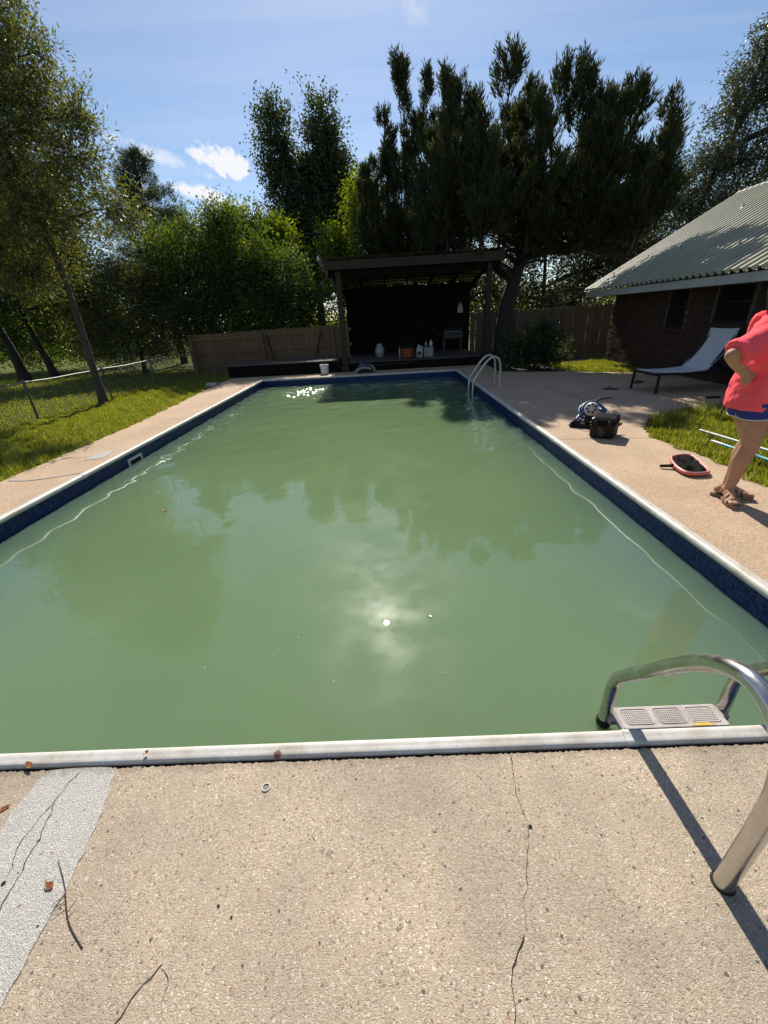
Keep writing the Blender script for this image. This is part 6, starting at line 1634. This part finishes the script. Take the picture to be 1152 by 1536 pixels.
    # sandals
    for a, td, nm in ((ra, Vector((-.30, -.95, 0)).normalized(), 'sandal'), (la, Vector((.90, -.42, 0)).normalized(), 'sandal')):
        s_ = td.cross(U); b = MB(); base = Vector((a.x, a.y, 0)); outl = []
        for i in range(22):
            t = 2*math.pi*i/22; l = .142*math.cos(t); wd = (.048 if l > 0 else .037)*math.sin(t)*(1-.10*abs(math.cos(t))); outl.append(base+td*(l+.052)+s_*wd)
        vs_ = [p+U*.001 for p in outl]+[p+U*.020 for p in outl]+[base+td*.052+(p-base-td*.052)*1.02+U*.027 for p in outl]; n = 22
        b.add(vs_, [tuple(range(n-1, -1, -1)), tuple(range(2*n, 3*n))]+[(i, (i+1) % n, n+(i+1) % n, n+i) for i in range(n)]+[(n+i, n+(i+1) % n, 2*n+(i+1) % n, 2*n+i) for i in range(n)])
        so = b.build('sandal', M['sandal_sole'], root)
        for (l, hh, ww) in ((.115, .040, .026), (.070, .060, .026)):
            b = MB(); pts = []
            for i in range(9):
                t = math.pi*i/8; pts.append(base+td*(l+.006*math.cos(t))+s_*(.048*math.cos(t))+U*(.022+hh*math.sin(t)**.8))
            b.sweep([(-ww/2, -.002), (ww/2, -.002), (ww/2, .003), (-ww/2, .003)], pts, closed=True, up=tuple(td)) if False else None
            vs_ = []
            for p in pts:
                o_ = (p-(base+td*l+U*.02)).normalized()
                for q, h_ in ((-ww/2, 0), (ww/2, 0), (ww/2, .005), (-ww/2, .005)): vs_.append(p+td*q+o_*h_)
            b.add(vs_, [(i*4+k, i*4+(k+1) % 4, (i+1)*4+(k+1) % 4, (i+1)*4+k) for i in range(8) for k in range(4)]); b.build('sandal_strap', M['sandal_leather'], so)
        b = MB(); pts = []
        for i in range(9):
            t = math.pi*i/8; pts.append(base-td*(.045*math.sin(t)+.015)+s_*(.040*math.cos(t))+U*(.060+.01*math.sin(t)))
        b.sweep([(-.002, -.009), (.003, -.009), (.003, .009), (-.002, .009)], pts, closed=True); b.build('heel_strap', M['sandal_leather'], so)
person()

def scum():
    rng = np.random.default_rng(81); n = 260
    x = rng.uniform(-2.6, 2.6, n); y = 1.1+10.5*rng.random(n)**1.4
    g = rng.random(n) < .25; x[g] = .55+rng.normal(size=g.sum())*.45; y[g] = 2.2+rng.normal(size=g.sum())*.5
    k = (np.abs(x) < 2.65) & (y > 1.1); x = x[k]; y = y[k]; n = len(x)
    P = np.stack([x, y, np.full(n, WZ+.005)], 1); a = rng.random(n)*6.283; A = np.stack([np.cos(a), np.sin(a), np.zeros(n)], 1); S = np.stack([-np.sin(a), np.cos(a), np.zeros(n)], 1)
    l = rng.uniform(.0015, .004, n)[:, None]*(1+y[:, None]*.12); w_ = l*rng.uniform(.4, .8, n)[:, None]; up = np.array([0, 0, .0015])
    V = np.stack([P-A*l, P+S*w_+up, P+A*l, P-S*w_+up], 1).reshape(-1, 3)
    o = np_mesh('floating_flecks', V, np.arange(4*n).reshape(n, 4), M['pebble_white']); tag(o, 'tiny pale flecks scattered over the murky pool water', 'debris', kind='stuff')
scum()
